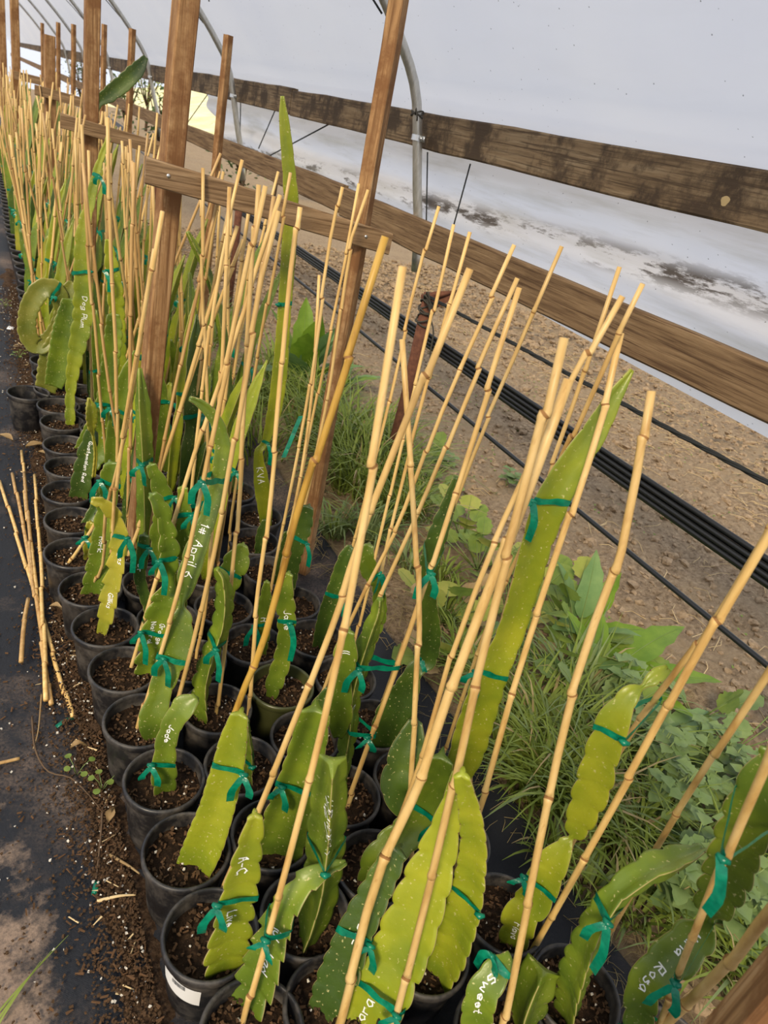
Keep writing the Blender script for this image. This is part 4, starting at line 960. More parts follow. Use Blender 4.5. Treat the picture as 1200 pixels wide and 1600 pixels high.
cutting('D3', 'longest lime cutting, tip pointing at the lower rail, tied twice', [(690, 1275, 18), (715, 1190, 28), (735, 1130, 31), (762, 1052, 28), (787, 1000, 24), (808, 940, 24), (830, 860, 26), (852, 790, 29), (882, 735, 27), (925, 672, 22), (955, 622, 15), (987, 578, 4)], 'cactus_lime', -26, ties=[(766, 1045), (858, 778)], stk='S4', amp=0.05, period=0.05, tail=(0.07, 0.03))
cutting('D4', 'dark broad cutting with a scarred narrow upper stem', [(600, 1168, 22), (614, 1120, 28), (634, 1080, 24), (648, 1048, 14), (668, 1030, 15), (673, 985, 16), (669, 930, 13), (672, 880, 16), (686, 830, 16), (700, 790, 12), (712, 745, 4)], 'cactus_dark', 0, ties=[(662, 1042), (676, 850)], stk='S12', amp=0.08)
cutting('D5', 'cutting with a rounded crown and a dangling green ribbon', [(560, 1060, 10), (578, 1000, 12), (592, 960, 13), (590, 915, 10), (578, 895, 13), (572, 870, 15), (577, 850, 8)], 'cactus_green', 0, ties=[(575, 905)], stk='S15', amp=0.14, tail=(0.09, 0.05))
cutting('D6', 'narrow dark upright cutting tied with twisted ribbon', [(496, 1012, 8), (508, 970, 13), (524, 922, 14), (540, 870, 11), (548, 853, 6)], 'cactus_dark', 0, ties=[(524, 928)], stk='S14', amp=0.08, tail=(0.05, 0.0))
cutting('D7', 'dark cutting behind the crossed stakes with small green ties', [(455, 905, 10), (462, 860, 14), (475, 820, 16), (482, 790, 10)], 'cactus_dark', 10, ties=[(468, 838)], stk='S18a', amp=0.12)
cutting('D8', 'cutting half hidden at the foot of the slim post', [(432, 925, 8), (446, 870, 12), (455, 830, 11)], 'cactus_dark', 0, amp=0.12)
cutting('D10', 'tall flat stem above a lower piece marked KVA, tip high before the upper rail', [(416, 822, 8), (413, 785, 12), (408, 748, 12), (404, 708, 7), (414, 692, 6), (428, 645, 11), (437, 585, 12), (442, 520, 11), (447, 450, 11), (452, 380, 12), (455, 320, 12), (450, 250, 10), (444, 190, 8), (441, 150, 3)], 'cactus_lime', 0, ties=[(419, 690), (440, 475)], text=[((404, 730), 'KVA', 0.032)], amp=0.06, period=0.06)
POTS['D11'] = (.80, 2.245)
cutting('D11', 'thin snaking cutting bending left at its top, behind the long slanting stakes', [(366, 772, 6), (358, 690, 9), (356, 610, 9), (350, 535, 9), (338, 470, 8), (322, 420, 8), (305, 385, 7), (293, 362, 3)], 'cactus_green', 70, amp=0.06)
cutting('A0', 'hooked-edge cutting marked jul Lad at the bottom edge', [(383, 1602, 34), (408, 1532, 38), (430, 1470, 34), (450, 1420, 28), (480, 1382, 23), (512, 1360, 15), (540, 1348, 6)], 'cactus_green', 20, ties=[(438, 1425)], stk='S8', text=[((441, 1445), 'jul', 0.02), ((424, 1478), 'Lad', 0.022)], period=0.045, amp=0.22, hook=1, behind='S8', off=0.03)
cutting('E3', 'biggest lime cutting with the stake lying along it, marked tora', [(552, 1655, 40), (572, 1605, 44), (600, 1545, 46), (630, 1478, 46), (660, 1400, 42), (685, 1330, 33), (706, 1262, 20), (718, 1205, 11)], 'cactus_lime', 3, ties=[(612, 1542)], stk='S22', text=[((560, 1600), 'tora', 0.026, -0.012, True)], period=0.055, amp=0.1, behind='S22', off=0.052)
cutting('E2', 'pair of cuttings, one marked Sweet, the other stubby with a torn open top', [(742, 1625, 22), (752, 1560, 26), (775, 1520, 22), (800, 1498, 12)], 'cactus_green', 0, ties=[(778, 1512)], text=[((768, 1522), 'Sweet', 0.02)], amp=0.1, behind='S1', off=0.05)
cutting('E2', 'stubby', [(808, 1650, 30), (818, 1600, 33), (832, 1560, 36), (850, 1518, 32)], 'cactus_green', 58, amp=0.14, period=0.06, behind='S1', off=0.045)
cutting('E0', 'cutting marked Maria Rosa with a broad upper piece at the right edge', [(962, 1618, 18), (1008, 1545, 27), (1060, 1490, 32), (1098, 1452, 28), (1110, 1430, 8), (1115, 1412, 26), (1135, 1370, 35), (1160, 1300, 37), (1190, 1240, 39), (1232, 1180, 38)], 'cactus_green', 0, ties=[(1105, 1436), (978, 1595), (1185, 1242)], stk='R4', text=[((1095, 1458), 'Maria', 0.017), ((1042, 1512), 'Rosa', 0.022)], period=0.055, amp=0.14, behind='R4', off=0.035)
# the curled cutting and its broad neighbours, left of the tall yellow-green one
POTS['A14'] = (.262, 3.03); POTS['A15'] = (.262, 3.215)
cutting('A14', 'broad pale-edged cutting leaning right beside the curled one', [(84, 602, 13), (95, 565, 19), (105, 510, 20), (112, 468, 14)], 'cactus_green', 0, amp=0.05)
cutting('A15', 'curled cutting marked Bliss, bent round into a ring', [(75, 588, 17), (83, 555, 19), (96, 520, 15), (98, 482, 13), (84, 452, 15), (62, 455, 15), (45, 485, 14), (43, 520, 14), (58, 540, 14), (80, 528, 13), (94, 500, 12), (104, 462, 12), (112, 440, 6)], 'cactus_olive', 0, ties=[(88, 450)], text=[((98, 505), 'Bliss', 0.026)], amp=0.10)
# joint pieces on the near pot: white barcode sticker
pot1 = [c for c in USED['A1'].children if c.name.startswith('pot')][0]
def sticker():
    root = USED['A1']; x0, y0 = root.location.x, root.location.y; b = MB(); v = []; f = []
    a0, a1 = math.radians(182) - pot1.rotation_euler.z, math.radians(246) - pot1.rotation_euler.z; n = 14; zs = [0.082, 0.10, 0.118, 0.134]
    def rr(z): return 0.0675 + (0.078 - 0.0675) * (z - 0.022) / 0.123 + 0.0012
    for i in range(n + 1):
        a = a0 + (a1 - a0) * i / n
        for z in zs: zz = z + 0.006 - 0.012 * i / n; v.append((rr(zz) * math.cos(a), rr(zz) * math.sin(a), zz))
    for i in range(n):
        for k in range(3): f.append((i * 4 + k, (i + 1) * 4 + k, (i + 1) * 4 + k + 1, i * 4 + k + 1))
    b.add(v, f); s = b.build('sticker', M['white_paper'], pot1); s['label'] = 'white barcode sticker'
    b = MB(); r = random.Random(3)
    a = a0 + (a1 - a0) * 0.34
    for q in range(22):
        w = r.uniform(0.004, 0.013); aa = a + w
        p = [(a, 0.118), (aa, 0.118), (aa, 0.131), (a, 0.131)]; b.add([((rr(z) + 0.0007) * math.cos(t), (rr(z) + 0.0007) * math.sin(t), z) for t, z in p], [(0, 1, 2, 3)]); a = aa + r.uniform(0.004, 0.012)
    b.build('barcode', M['print'], s, smooth=False)
sticker()

# ---- crowd of pots farther up the bed
def proto_stem(seed, h, w, m, bend, amp, period, rot, twist=0.0, seg=1):
    r = random.Random(seed); pts = []; n = 26; k = seg
    for i in range(n):
        t = i / (n - 1); ww = w * (0.75 + 0.25 * math.sin(t * math.pi)) * (1 - max(0, t - 0.85) / 0.15 * 0.7)
        if seg > 1:
            x = (t * seg) % 1.0; ww *= 0.35 + 0.65 * min(1, math.sin(math.pi * min(max(x, 0.02), 0.98)) * 2.2)
        pts.append((bend[0] * t * t, bend[1] * t * t, -0.012 + h * t, ww))
    A = np.array(pts); C = A[:, :3]; mb, FR, sp = stem_geo(C, A[:, 3] / 0.866, np.tile(np.array([0.0, -1.0, 0.25]), (n, 1)), rot, 1.0, period, amp, 0, seed, False, twist)
    o = obj('stem', mb.v, mb.f, [M[m], M['cactus_margin']], None, True, mb.m); me = o.data; bpy.data.objects.remove(o)
    i = int(n * 0.55); ring = [np.array(mb.v[i * 21 + q]) for q in range(21)]
    tb = make_tie(FR[i], ring, None, 0.006, 0.015, seed, (0.05, 0.03)); o = tb.build('tie', M['tie']); tm = o.data; bpy.data.objects.remove(o)
    return me, tm
PROTO = [proto_stem(1, 0.42, 0.030, 'cactus_green', (0.05, 0.02), 0.14, 0.05, 0), proto_stem(2, 0.55, 0.026, 'cactus_green', (-0.04, 0.0), 0.16, 0.045, 30, 0.5), proto_stem(3, 0.36, 0.034, 'cactus_dark', (0.03, -0.03), 0.1, 0.05, 0),
         proto_stem(4, 0.72, 0.024, 'cactus_lime', (0.10, 0.03), 0.12, 0.05, 15, 0.3, 2), proto_stem(5, 0.48, 0.030, 'cactus_green', (-0.06, 0.04), 0.2, 0.055, 60), proto_stem(6, 0.60, 0.028, 'cactus_dark', (0.02, 0.03), 0.12, 0.05, 0, 0.4, 2),
         proto_stem(7, 0.30, 0.032, 'cactus_lime', (0.04, 0.0), 0.16, 0.05, 20), proto_stem(8, 0.50, 0.027, 'cactus_yellow', (0.05, -0.05), 0.18, 0.05, 0, 0.8), proto_stem(9, 0.85, 0.022, 'cactus_green', (0.12, 0.05), 0.12, 0.05, 10, 0.2, 3)]
def proto_cane(seed, h, r, m):
    rr = random.Random(seed); p = [(0, 0, -0.08), (rr.uniform(-.012, .012), rr.uniform(-.012, .012), h * 0.35), (rr.uniform(-.012, .012), rr.uniform(-.012, .012), h * 0.7), (0, 0, h)]
    o = stake_mesh(p, r * 1.05, r * 0.92, 'cane', m, None, None, seed, 8); me = o.data; bpy.data.objects.remove(o); return me
CANES = [proto_cane(50 + i, h, r, m) for i, (h, r, m) in enumerate([(1.06, .0058, 'bamboo'), (1.10, .0052, 'bamboo'), (1.02, .0062, 'bamboo'), (1.12, .0055, 'bamboo_dull'), (1.0, .0056, 'bamboo'), (1.08, .005, 'bamboo_dull'), (1.14, .0058, 'bamboo')])]
rc = random.Random(21); cols = {'A': (.262, 14, 3.40), 'B': (.398, 8, 1.89), 'C': (.575, 7, 1.74), 'D': (.785, 11, 2.25)}
count = 0; rows = []; ordn = dict(A=16, B=9, C=8, D=13)
LOOK = ['green', 'narrow twisted green', 'broad dark', 'tall lime jointed', 'wavy green', 'dark jointed', 'short lime', 'twisted yellow', 'tallest green jointed']
def nth(k): return '%d%s' % (k, 'th' if 10 < k % 100 < 20 else {1: 'st', 2: 'nd', 3: 'rd'}.get(k % 10, 'th'))
for c, (x, k0, y0) in cols.items():
    y = y0
    while y < 10.4:
        if not any(math.hypot(x - a_, y - b_) < 0.125 for a_, b_ in POTS.values()): rows.append((y, x, c))
        y += 0.184
rows.sort()
for (y, x, c) in rows:
    x = x + 0.012 * math.sin(y * 1.3 + ord(c)) + (0.02 if y > 5 else 0); i = count; count += 1
    side = {'A': 'left outer row', 'B': 'second row from the path', 'C': 'third row from the path', 'D': 'row beside the weeds'}[c]
    ordn[c] += 1; place = '%s pot of the %s' % (nth(ordn[c]), side)
    pi = rc.randrange(len(PROTO)) if i % 7 else (3, 8)[rc.randrange(2)]
    t = thing('potted_cactus', '%s cutting in the %s' % (LOOK[pi], place), 'plant', (x, y, 0.004), 'dragon fruit cuttings farther up the bed')
    put_pot(t, i, False, y < 3.2)
    me, tm = PROTO[pi]
    rz = rc.uniform(-0.9, 0.9); s = rc.uniform(0.85, 1.25)
    for nm, d in (('stem', me), ('tie', tm)):
        o = link(nm, d, t, (rc.uniform(-.02, .02) if nm == 'stem' else 0, 0, SOILZ), rz)
        if nm == 'stem': st_ = o
        else: o.location = st_.location
        o.scale = (s, s, s)
    if rc.random() < 0.45:
        me2, _ = PROTO[rc.randrange(len(PROTO))]; o = link('stem', me2, t, (rc.uniform(-.03, .03), rc.uniform(-.03, .03), SOILZ), rc.uniform(-2.5, 2.5)); sc = rc.uniform(0.6, 1.0); o.scale = (sc,) * 3
    for q in range(2 if y < 3.9 and rc.random() < .5 else 1):
        cn = bpy.data.objects.new('bamboo_stake', CANES[rc.randrange(len(CANES))]); COL.objects.link(cn)
        cn.location = (x + rc.uniform(-.035, .035), y + rc.uniform(-.035, .035), SOILZ)
        tl = rc.gauss(0.02, 0.09) if rc.random() < 0.85 else rc.uniform(-.26, .26); cn.rotation_euler = (rc.gauss(0.0, 0.06), tl, rc.uniform(-.3, .3)); cn.scale = (1, 1, rc.uniform(0.93, 1.08))
        if q: cn.rotation_euler = (rc.gauss(0, .05), rc.uniform(.1, .3) * rc.choice((-.6, 1)), 0)
        tag(cn, ('tan bamboo stake in the %s' if not q else 'extra, more slanted bamboo stake in the %s') % place, 'stake', 'bamboo stakes farther up the bed')

# ================================================================ EXTRAS ON THE PATH
stray = thing('plant_pot', 'lone black pot standing out on the path, left of the row', 'pot', (0.155, 3.16, 0.006)); link('pot', POTM, stray); 
b = MB(); b.add(*lathe([(0.0, 0.03), (0.03, 0.032), (0.066, 0.03)], 24)); b.build('soil', M['potsoil'], stray)
# loose canes lying on the path
loose = [((0, 752), (113, 1120), 'loose cane on the path, the one slanting to the lowest end'), ((20, 740), (80, 1100), 'loose cane on the path ending beside the pots, left of the lowest one'), ((34, 705), (62, 960), 'loose cane on the path with its top end farthest away'), ((38, 738), (52, 900), 'loose short cane on the path among the fanned ones'), ((53, 742), (72, 1095), 'loose cane on the path, rightmost of the fanned ones at its far end'), ((44, 935), (32, 1035), 'short loose cane end at the left side of the fan')]
for i, (a, c, lb) in enumerate(loose):
    p, q = at(*a, 0.014 + 0.004 * i), at(*c, 0.014 + 0.003 * i); path = [q + np.array([0, 0, 0.0]), (p + q) / 2 + np.array([0.006 * math.sin(i * 2), 0, 0.006]), p]
    o = stake_mesh(path, 0.0062, 0.0056, 'bamboo_stake', 'bamboo_dull' if i % 2 else 'bamboo', (p + q) / 2, None, 90 + i); tag(o, lb, 'stake', 'loose bamboo canes on the path')
p, q = at(0, 1193, 0.012), at(30, 1186, 0.012)
tag(stake_mesh([p - np.array([0.05, 0, 0]), p, q], 0.004, 0.004, 'bamboo_stake', 'bamboo_dull', p, None, 120), 'broken bit of cane poking in at the left edge', 'stake')
# white plastic tag, dropped ribbon scraps
def flat_piece(name, label, cat, u, v, w, l, rot, m, z=0.013, curl=0.004):
    c = at(u, v, z); b = MB(); n = 5; vv = []; ff = []
    for i in range(n + 1):
        t = i / n - 0.5
        for s in (-.5, .5): q = Matrix.Rotation(rot, 2) @ Vector((t * l, s * w)); vv += [(q.x, q.y, curl * math.cos(t * 5)), (q.x, q.y, curl * math.cos(t * 5) + 0.0008)]
    for i in range(n):
        a = 4 * i; ff += [(a + 1, a + 5, a + 7, a + 3), (a, a + 2, a + 6, a + 4), (a, a + 4, a + 5, a + 1), (a + 2, a + 3, a + 7, a + 6)]
    ff += [(0, 1, 3, 2), (4 * n, 4 * n + 2, 4 * n + 3, 4 * n + 1)]
    b.add(vv, ff); o = b.build(name, m); o.location = c; return tag(o, label, cat)
flat_piece('plant_tag', 'small white plastic tag lying on the black fabric far up the path', 'tag', 18, 512, 0.035, 0.06, 1.2, M['white_paper'])
flat_piece('ribbon_scrap', 'scrap of green ribbon below the loose canes', 'ribbon', 103, 1127, 0.011, 0.05, 0.4, M['tie'])
flat_piece('ribbon_scrap', 'scrap of dark green ribbon among the chips by the front pots', 'ribbon', 150, 1386, 0.011, 0.03, 1.2, M['tie'])
flat_piece('ribbon_scrap', 'scrap of green ribbon lying on the soil behind the stakes', 'ribbon', 750, 795, 0.011, 0.05, 0.8, M['tie'], 0.05)
# hanging green ribbon by the slim post
b = MB(); c0 = np.array(on_y(470, 650, 1.72)); c1 = np.array(on_y(443, 715, 1.70)); ribbon(b, [c0 + (c1 - c0) * t for t in np.linspace(0, 1, 6)], 0.007, np.array([0.8, -0.5, 0.3]))
tag(b.build('ribbon', M['tie']), 'long green ribbon end hanging left of the slim post', 'ribbon')

# debris: chips, perlite, crumbs (uncountable)
def row_edge(y): return 0.215 - 0.018 * max(0, min(y, 2.2) - 0.8) + (0.015 if y > 2.6 else 0)
def dirt_strip():
    """spilled potting soil lying along the foot of the left row: a low uneven heap"""
    ys = np.arange(0.2, 6.0, 0.02); v = []; f = []; k = 14
    for y in ys:
        e = row_edge(y); wdt = 0.085 + 0.05 * noise.noise(Vector((0, y * 2.2, 4))) + 0.03 * noise.noise(Vector((1, y * 7, 4)))
        for i in range(k + 1):
            t = i / k; x = e + 0.03 - (wdt + 0.03) * t; h = 0.016 * math.sin(math.pi * min(1, t * 1.15 + 0.02)) * (0.6 + 0.9 * noise.noise(Vector((x * 22, y * 22, 1)))) + 0.006 * noise.noise(Vector((x * 70, y * 70, 2)))
            v.append((x, y, 0.002 + max(h, 0.0) if t < 1 else 0.0))
    for j in range(len(ys) - 1):
        for i in range(k): a = j * (k + 1) + i; f.append((a, a + 1, a + k + 2, a + k + 1))
    tag(obj('spilled_soil', v, f, M['spill']), 'strip of spilled brown potting soil along the foot of the left row', 'soil', None, 'stuff')
dirt_strip()
def debris():
    b = MB(); r = random.Random(5)
    for q in range(14000):
        y = r.uniform(0.35, 5.5) if r.random() < 0.7 else r.uniform(0.4, 1.8); ex = row_edge(y)
        x = ex - abs(r.gauss(0, 0.055)); u = r.random()
        if r.random() < 0.22: x = ex - r.random() ** 1.6 * 0.5
        R = Matrix.Rotation(r.uniform(0, 6.28), 3, 'Z') @ Matrix.Rotation(r.uniform(-.5, .5), 3, 'X'); z = 0.010 + r.uniform(0, .012) * (x > ex - .08)
        if u < 0.05: s = r.uniform(.0018, .0045); b.box((x, y, z), (s, s * .9, s * .8), 0, 1, R)
        elif u < 0.16: b.box((x, y, z), (r.uniform(.005, .016), r.uniform(.0015, .004), .0018), 0, 0, R)
        elif u < 0.165: b.box((x, y, z), (r.uniform(.012, .035), .0018, .0018), 0, 3, R)
        else: s = r.uniform(.0015, .0055); b.box((x, y, z), (s, s * .8, s * .6), 0, 2, R)
    b.v = [(p[0] + r.gauss(0, .0007), p[1] + r.gauss(0, .0007), p[2] + abs(r.gauss(0, .0006))) for p in b.v]
    o = b.build('soil_debris', [M['chip'], M['perlite'], M['dirt_crumb'], M['straw']], smooth=False); tag(o, 'bark chips, perlite and soil crumbs scattered along the foot of the pots', 'debris', None, 'stuff')
debris()
# dry stalks and leaves by the pots
def twig(pix, label, r=0.003, m='dry_leaf', cat='twig', z=0.016):
    P = [at(u, v, z + 0.006 * (i % 2)) for i, (u, v) in enumerate(pix)]; b = MB(); b.tube(catmull(P, 20), [r * (1 - .5 * i / 19) for i in range(20)], 6); return tag(b.build('twig', M[m]), label, cat)
twig([(50, 1120), (55, 1170), (75, 1205), (110, 1215), (135, 1238), (155, 1262)], 'thin bent dry stalk curving from the path to the front pots', 0.0026, 'bark')
twig([(65, 1085), (60, 1140), (52, 1170)], 'short dry stalk below the loose canes', 0.0026, 'dry_leaf')
twig([(160, 1262), (158, 1300), (152, 1360), (150, 1372)], 'brown stalk standing between the chips and the front pots', 0.003, 'bark')
twig([(170, 1335), (200, 1352), (218, 1365)], 'dry stem piece touching the third pot of the left row', 0.004, 'dry_leaf')
twig([(152, 1408), (185, 1400), (212, 1398)], 'pale straw stem lying against the second pot of the left row', 0.004, 'straw')
twig([(112, 1165), (120, 1155)], 'short pale cut stem below the loose canes', 0.004, 'straw')
def dry_leaf(u, v, ln, rot, label):
    c = at(u, v, 0.02); b = MB(); vv = []; ff = []; n = 8
    for i in range(n + 1):
        t = i / n; w = 0.28 * ln * math.sin(math.pi * min(0.98, t + .02)) ** 0.8
        for s in (-1, 0, 1): q = Matrix.Rotation(rot, 2) @ Vector((t * ln, s * w * (0.6 + .3 * math.sin(t * 7)))); vv.append((q.x, q.y, 0.012 * math.sin(t * 4) + 0.010 * abs(s)))
    for i in range(n): a = 3 * i; ff += [(a, a + 3, a + 4, a + 1), (a + 1, a + 4, a + 5, a + 2)]
    b.add(vv, ff); o = b.build('dry_leaf', M['dry_leaf']); o.location = c; return tag(o, label, 'leaf')
dry_leaf(78, 950, 0.05, -0.6, 'curled dry leaf beside the sixth pot of the left row'); dry_leaf(40, 700, 0.10, 0.2, 'large dry leaf by the lone pot on the path'); dry_leaf(60, 708, 0.08, -0.9, 'dry leaf nearest the twelfth pot on the path')
dry_leaf(168, 1290, 0.05, 1.1, 'brown dry leaf against the third pot of the left row'); dry_leaf(110, 1172, 0.04, 0.1, 'pale dry leaf beside the fourth pot of the left row'); dry_leaf(20, 690, 0.09, 2.4, 'dry leaf left of the lone pot on the path')

# ================================================================ WEEDS
def blade_strip(b, base, h, lean, az, w, mi=0, seg=5, droop=1.0):
    d = np.array([math.cos(az), math.sin(az), 0.0]); s = np.array([-math.sin(az), math.cos(az), 0.0]); v = []; f = []
    for i in range(seg + 1):
        t = i / seg; p = base + d * lean * t ** 1.6 + np.array([0, 0, h * (t - droop * 0.45 * t ** 3)]); ww = w * (1 - t ** 2.2) * 0.5 + 0.0003
        v += [tuple(p - s * ww), tuple(p + s * ww)]
    for i in range(seg): f.append((2 * i, 2 * i + 2, 2 * i + 3, 2 * i + 1))
    b.add(v, f, mi)
def grass():
    b = MB(); r = random.Random(11)
    def clump(x, y, n, rad, h, mi=0):
        for q in range(int(n * .62)):
            a = r.uniform(0, 6.283); d = rad * math.sqrt(r.random()); base = np.array([x + d * math.cos(a), y + d * math.sin(a), 0.0]); az = a + r.gauss(0, .7)
            hh = h * r.uniform(.5, 1.15); blade_strip(b, base, hh, hh * r.uniform(.3, 1.2), az, r.uniform(.006, .0125), 2 if r.random() < .06 else (mi if r.random() < .85 else 1 - mi), 5, r.uniform(.5, 1.5))
    def G(u, v): p = at(u, v, 0.02); return p[0], p[1]
    for (u, v, n, rad, h, mi) in [(560, 760, 460, .13, .42, 0), (530, 700, 420, .15, .42, 0), (600, 740, 380, .13, .36, 0), (560, 700, 300, .12, .42, 0), (620, 800, 240, .1, .3, 0), (500, 640, 240, .12, .4, 0), (575, 840, 160, .06, .26, 1), (520, 830, 120, .05, .24, 1), (640, 800, 160, .1, .24, 0), (480, 690, 180, .1, .36, 0), (455, 640, 150, .1, .34, 0), (430, 580, 140, .12, .32, 0),
                                  (860, 1180, 260, .09, .26, 0), (820, 1130, 220, .08, .26, 0), (880, 1240, 260, .09, .26, 0), (960, 1290, 240, .09, .24, 0), (1010, 1330, 200, .08, .22, 0), (830, 1230, 200, .06, .22, 0), (900, 1100, 220, .08, .3, 1), (950, 1180, 180, .08, .26, 0), (1060, 1400, 80, .08, .16, 0), (1100, 1480, 120, .09, .18, 0), (1170, 1400, 140, .08, .24, 0), (1180, 1540, 160, .09, .2, 0), (1000, 1420, 140, .07, .16, 0),
                                  (700, 960, 140, .07, .18, 0), (730, 1040, 140, .06, .18, 0), (690, 900, 90, .06, .16, 0), (760, 1080, 140, .06, .2, 0), (780, 1180, 120, .05, .2, 0), (640, 880, 90, .05, .14, 1), (860, 1330, 90, .05, .14, 0), (920, 1380, 90, .05, .12, 0), (1060, 1330, 60, .08, .16, 0), (1140, 1330, 60, .08, .18, 0)]:
        clump(*G(u, v), n, rad, h, mi)
    for q in range(46):
        y = r.uniform(2.8, 9); clump(r.uniform(1.0, 1.5), y, 70, .12, r.uniform(.2, .34), 0)
    o = b.build('grass', [M['grass'], M['grass_blue'], M['dry_grass']]); tag(o, 'long green grass along the edge of the black fabric', 'grass', None, 'stuff')
    b = MB()
    for q in range(1500):
        y = r.uniform(0.2, 2.6); x = r.uniform(1.08, 1.7); a = r.uniform(0, 6.28); l = r.uniform(.03, .12)
        b.tube([(x, y, .012), (x + l * .5 * math.cos(a), y + l * .5 * math.sin(a), .022 + r.uniform(0, .02)), (x + l * math.cos(a), y + l * math.sin(a), .012)], .0009, 3, cap=False)
    tag(b.build('dead_grass', M['dry_grass']), 'pale dead grass stems matted under the weeds', 'grass', None, 'stuff')
grass()
def leaf_geo(ln, w, shape='dock', fold=0.25, curl=0.3, n=10, seed=0, wave=0.0):
    """leaf blade along +x with a fold on the midrib; 5 points across, a stout midrib as own mesh"""
    v = []; f = []
    for i in range(n + 1):
        t = i / n
        if shape == 'dock': hw = w * (math.sin(math.pi * t ** 0.75) ** 0.85 if 0 < t < 1 else 0.02)
        else: hw = w * math.sqrt(max(0.0, 1 - (2 * t - 1) ** 2)) + 0.002
        hw *= 1 + wave * math.sin(i * 2.4 + seed)
        z = -curl * ln * t * t
        for s in (-1, -.5, 0, .5, 1): v.append((ln * t, s * hw, z + fold * hw * abs(s) + (0.12 * wave * w * math.sin(i * 3 + s * 2 + seed) if abs(s) == 1 else 0)))
    for i in range(n):
        for k in range(4): a = 5 * i + k; f.append((a, a + 5, a + 6, a + 1))
    mid = [(ln * t, 0, -curl * ln * t * t + 0.0012) for t in np.linspace(0, 1, n + 1)]
    return v, f, mid
def broadleaf(name, label, cat, x, y, leaves, m, shape='dock', z=0.01, group=None, rib=True):
    """leaves: (azimuth, elevation, stalk, length, halfwidth, curl)"""
    t = thing(name, label, cat, (x, y, z), group)
    for i, (az, el, stalk, ln, w, curl) in enumerate(leaves):
        v, f, mid = leaf_geo(ln, w, shape, 0.28 if shape == 'dock' else 0.12, curl, 10, i * 1.7 + x * 9, 0.12 if shape == 'dock' else 0.14)
        R = Matrix.Rotation(az, 3, 'Z') @ Matrix.Rotation(-el, 3, 'Y'); o0 = R @ Vector((stalk, 0, 0)); o0.z = max(o0.z, 0.004)
        vv = [tuple(R @ Vector(p) + o0) for p in v]; lf = obj('leaf', vv, f, M[m[i % len(m)] if isinstance(m, list) else m], t)
        if rib:
            b = MB(); b.tube([(0, 0, 0)] + [tuple(R @ Vector(p) + o0) for p in mid[:-1]], [0.0024] + [0.0022 * (1 - k / 11) for k in range(10)], 5); b.build('midrib', M['midrib'], lf)
    return t
r = random.Random(31)
def ring(n, el, ln, w, stalk=0.03, curl=0.25, az0=0.0):
    return [(az0 + 6.283 * k / n + r.uniform(-.3, .3), el + r.uniform(-.25, .2), stalk * r.uniform(.7, 1.4), ln * r.uniform(.75, 1.1), w * r.uniform(.8, 1.1), curl * r.uniform(.5, 1.5)) for k in range(n)]
p = at(465, 640, 0.0)
broadleaf('dock_plant', 'tall dock plant with upright pointed leaves, left of the slim post', 'weed', p[0] + .12, p[1] + .3, [(z0, z1, z2, z3 * 1.25, z4 * 1.3, z5) for z0, z1, z2, z3, z4, z5 in [(-1.6, 1.35, .08, .36, .07, .1), (-.6, 1.2, .08, .34, .065, .15), (2.6, 1.2, .08, .34, .07, .15), (-2.4, 1.0, .06, .32, .07, .3), (-1.0, 0.9, .06, .3, .065, .3), (0.2, 1.1, .08, .34, .06, .2), (1.4, 1.3, .1, .36, .06, .1), (3.5, .7, .06, .28, .06, .4), (-1.9, .6, .05, .25, .06, .5), (-1.2, 1.25, .08, .34, .07, .15), (-2.0, 1.2, .08, .32, .07, .2), (-.2, .8, .06, .28, .06, .4)]], ['dock', 'dock_pale'])
p = at(535, 620, 0.0)
broadleaf('dock_plant', 'dock plant with a broad leaf pointing right, behind the slim post', 'weed', p[0] + .02, p[1] + .1, [(0.0, .55, .05, .26, .045, .3), (-.5, .7, .05, .22, .045, .3), (.9, .9, .05, .22, .04, .3), (-1.6, .9, .04, .2, .04, .4), (2.4, 1.0, .04, .2, .04, .4)], ['dock_pale', 'dock'])
p = at(930, 1075, 0.0)
broadleaf('dock_plant', 'big dock plant with a long glossy arching leaf by the soil', 'weed', p[0], p[1], [(.15, .62, .05, .40, .062, .42), (-.35, .40, .05, .40, .055, .3), (.75, .6, .05, .22, .045, .35), (-.9, .45, .05, .26, .045, .4), (1.3, 1.15, .06, .2, .03, .2), (1.9, 1.0, .05, .22, .04, .3), (-1.8, .8, .04, .18, .035, .4)], 'dock')
p = at(895, 1010, 0.0)
broadleaf('dock_plant', 'pale upright dock plant with spear leaves left of the glossy one', 'weed', p[0], p[1], [(1.2, 1.35, .1, .26, .05, .12), (2.2, 1.2, .08, .25, .05, .2), (.3, 1.2, .07, .24, .045, .2), (-1.4, 1.0, .06, .22, .045, .3), (3.4, .9, .05, .22, .045, .4), (-.5, .8, .05, .2, .04, .4), (-2.4, .7, .05, .18, .04, .5)], ['dock_pale', 'dock_pale', 'dock'])
p = at(1010, 1160, 0.0)
broadleaf('dock_plant', 'flat grey-green weed with drooping leaves right of the lobed stem', 'weed', p[0], p[1], [(.0, .25, .05, .3, .045, .25), (-.5, .2, .05, .26, .04, .3), (-1.1, .3, .05, .24, .045, .4), (.6, .4, .05, .24, .04, .4), (-1.8, .3, .04, .2, .04, .4)], ['dock_pale', 'nettle'])
p = at(705, 930, 0.0)
def mallow(u, v, n, label, spread=.12, m=None, hh=.14):
    q = at(u, v, 0.0); lv = []
    for k in range(n): lv.append((r.uniform(0, 6.28), r.uniform(.25, 1.2), r.uniform(.05, spread + .09), r.uniform(.055, .095), r.uniform(.030, .048), r.uniform(0, .4)))
    return broadleaf('mallow_plant', label, 'weed', q[0], q[1], lv, m or ['mallow', 'mallow', 'mallow_yellow'], 'round', 0.008)
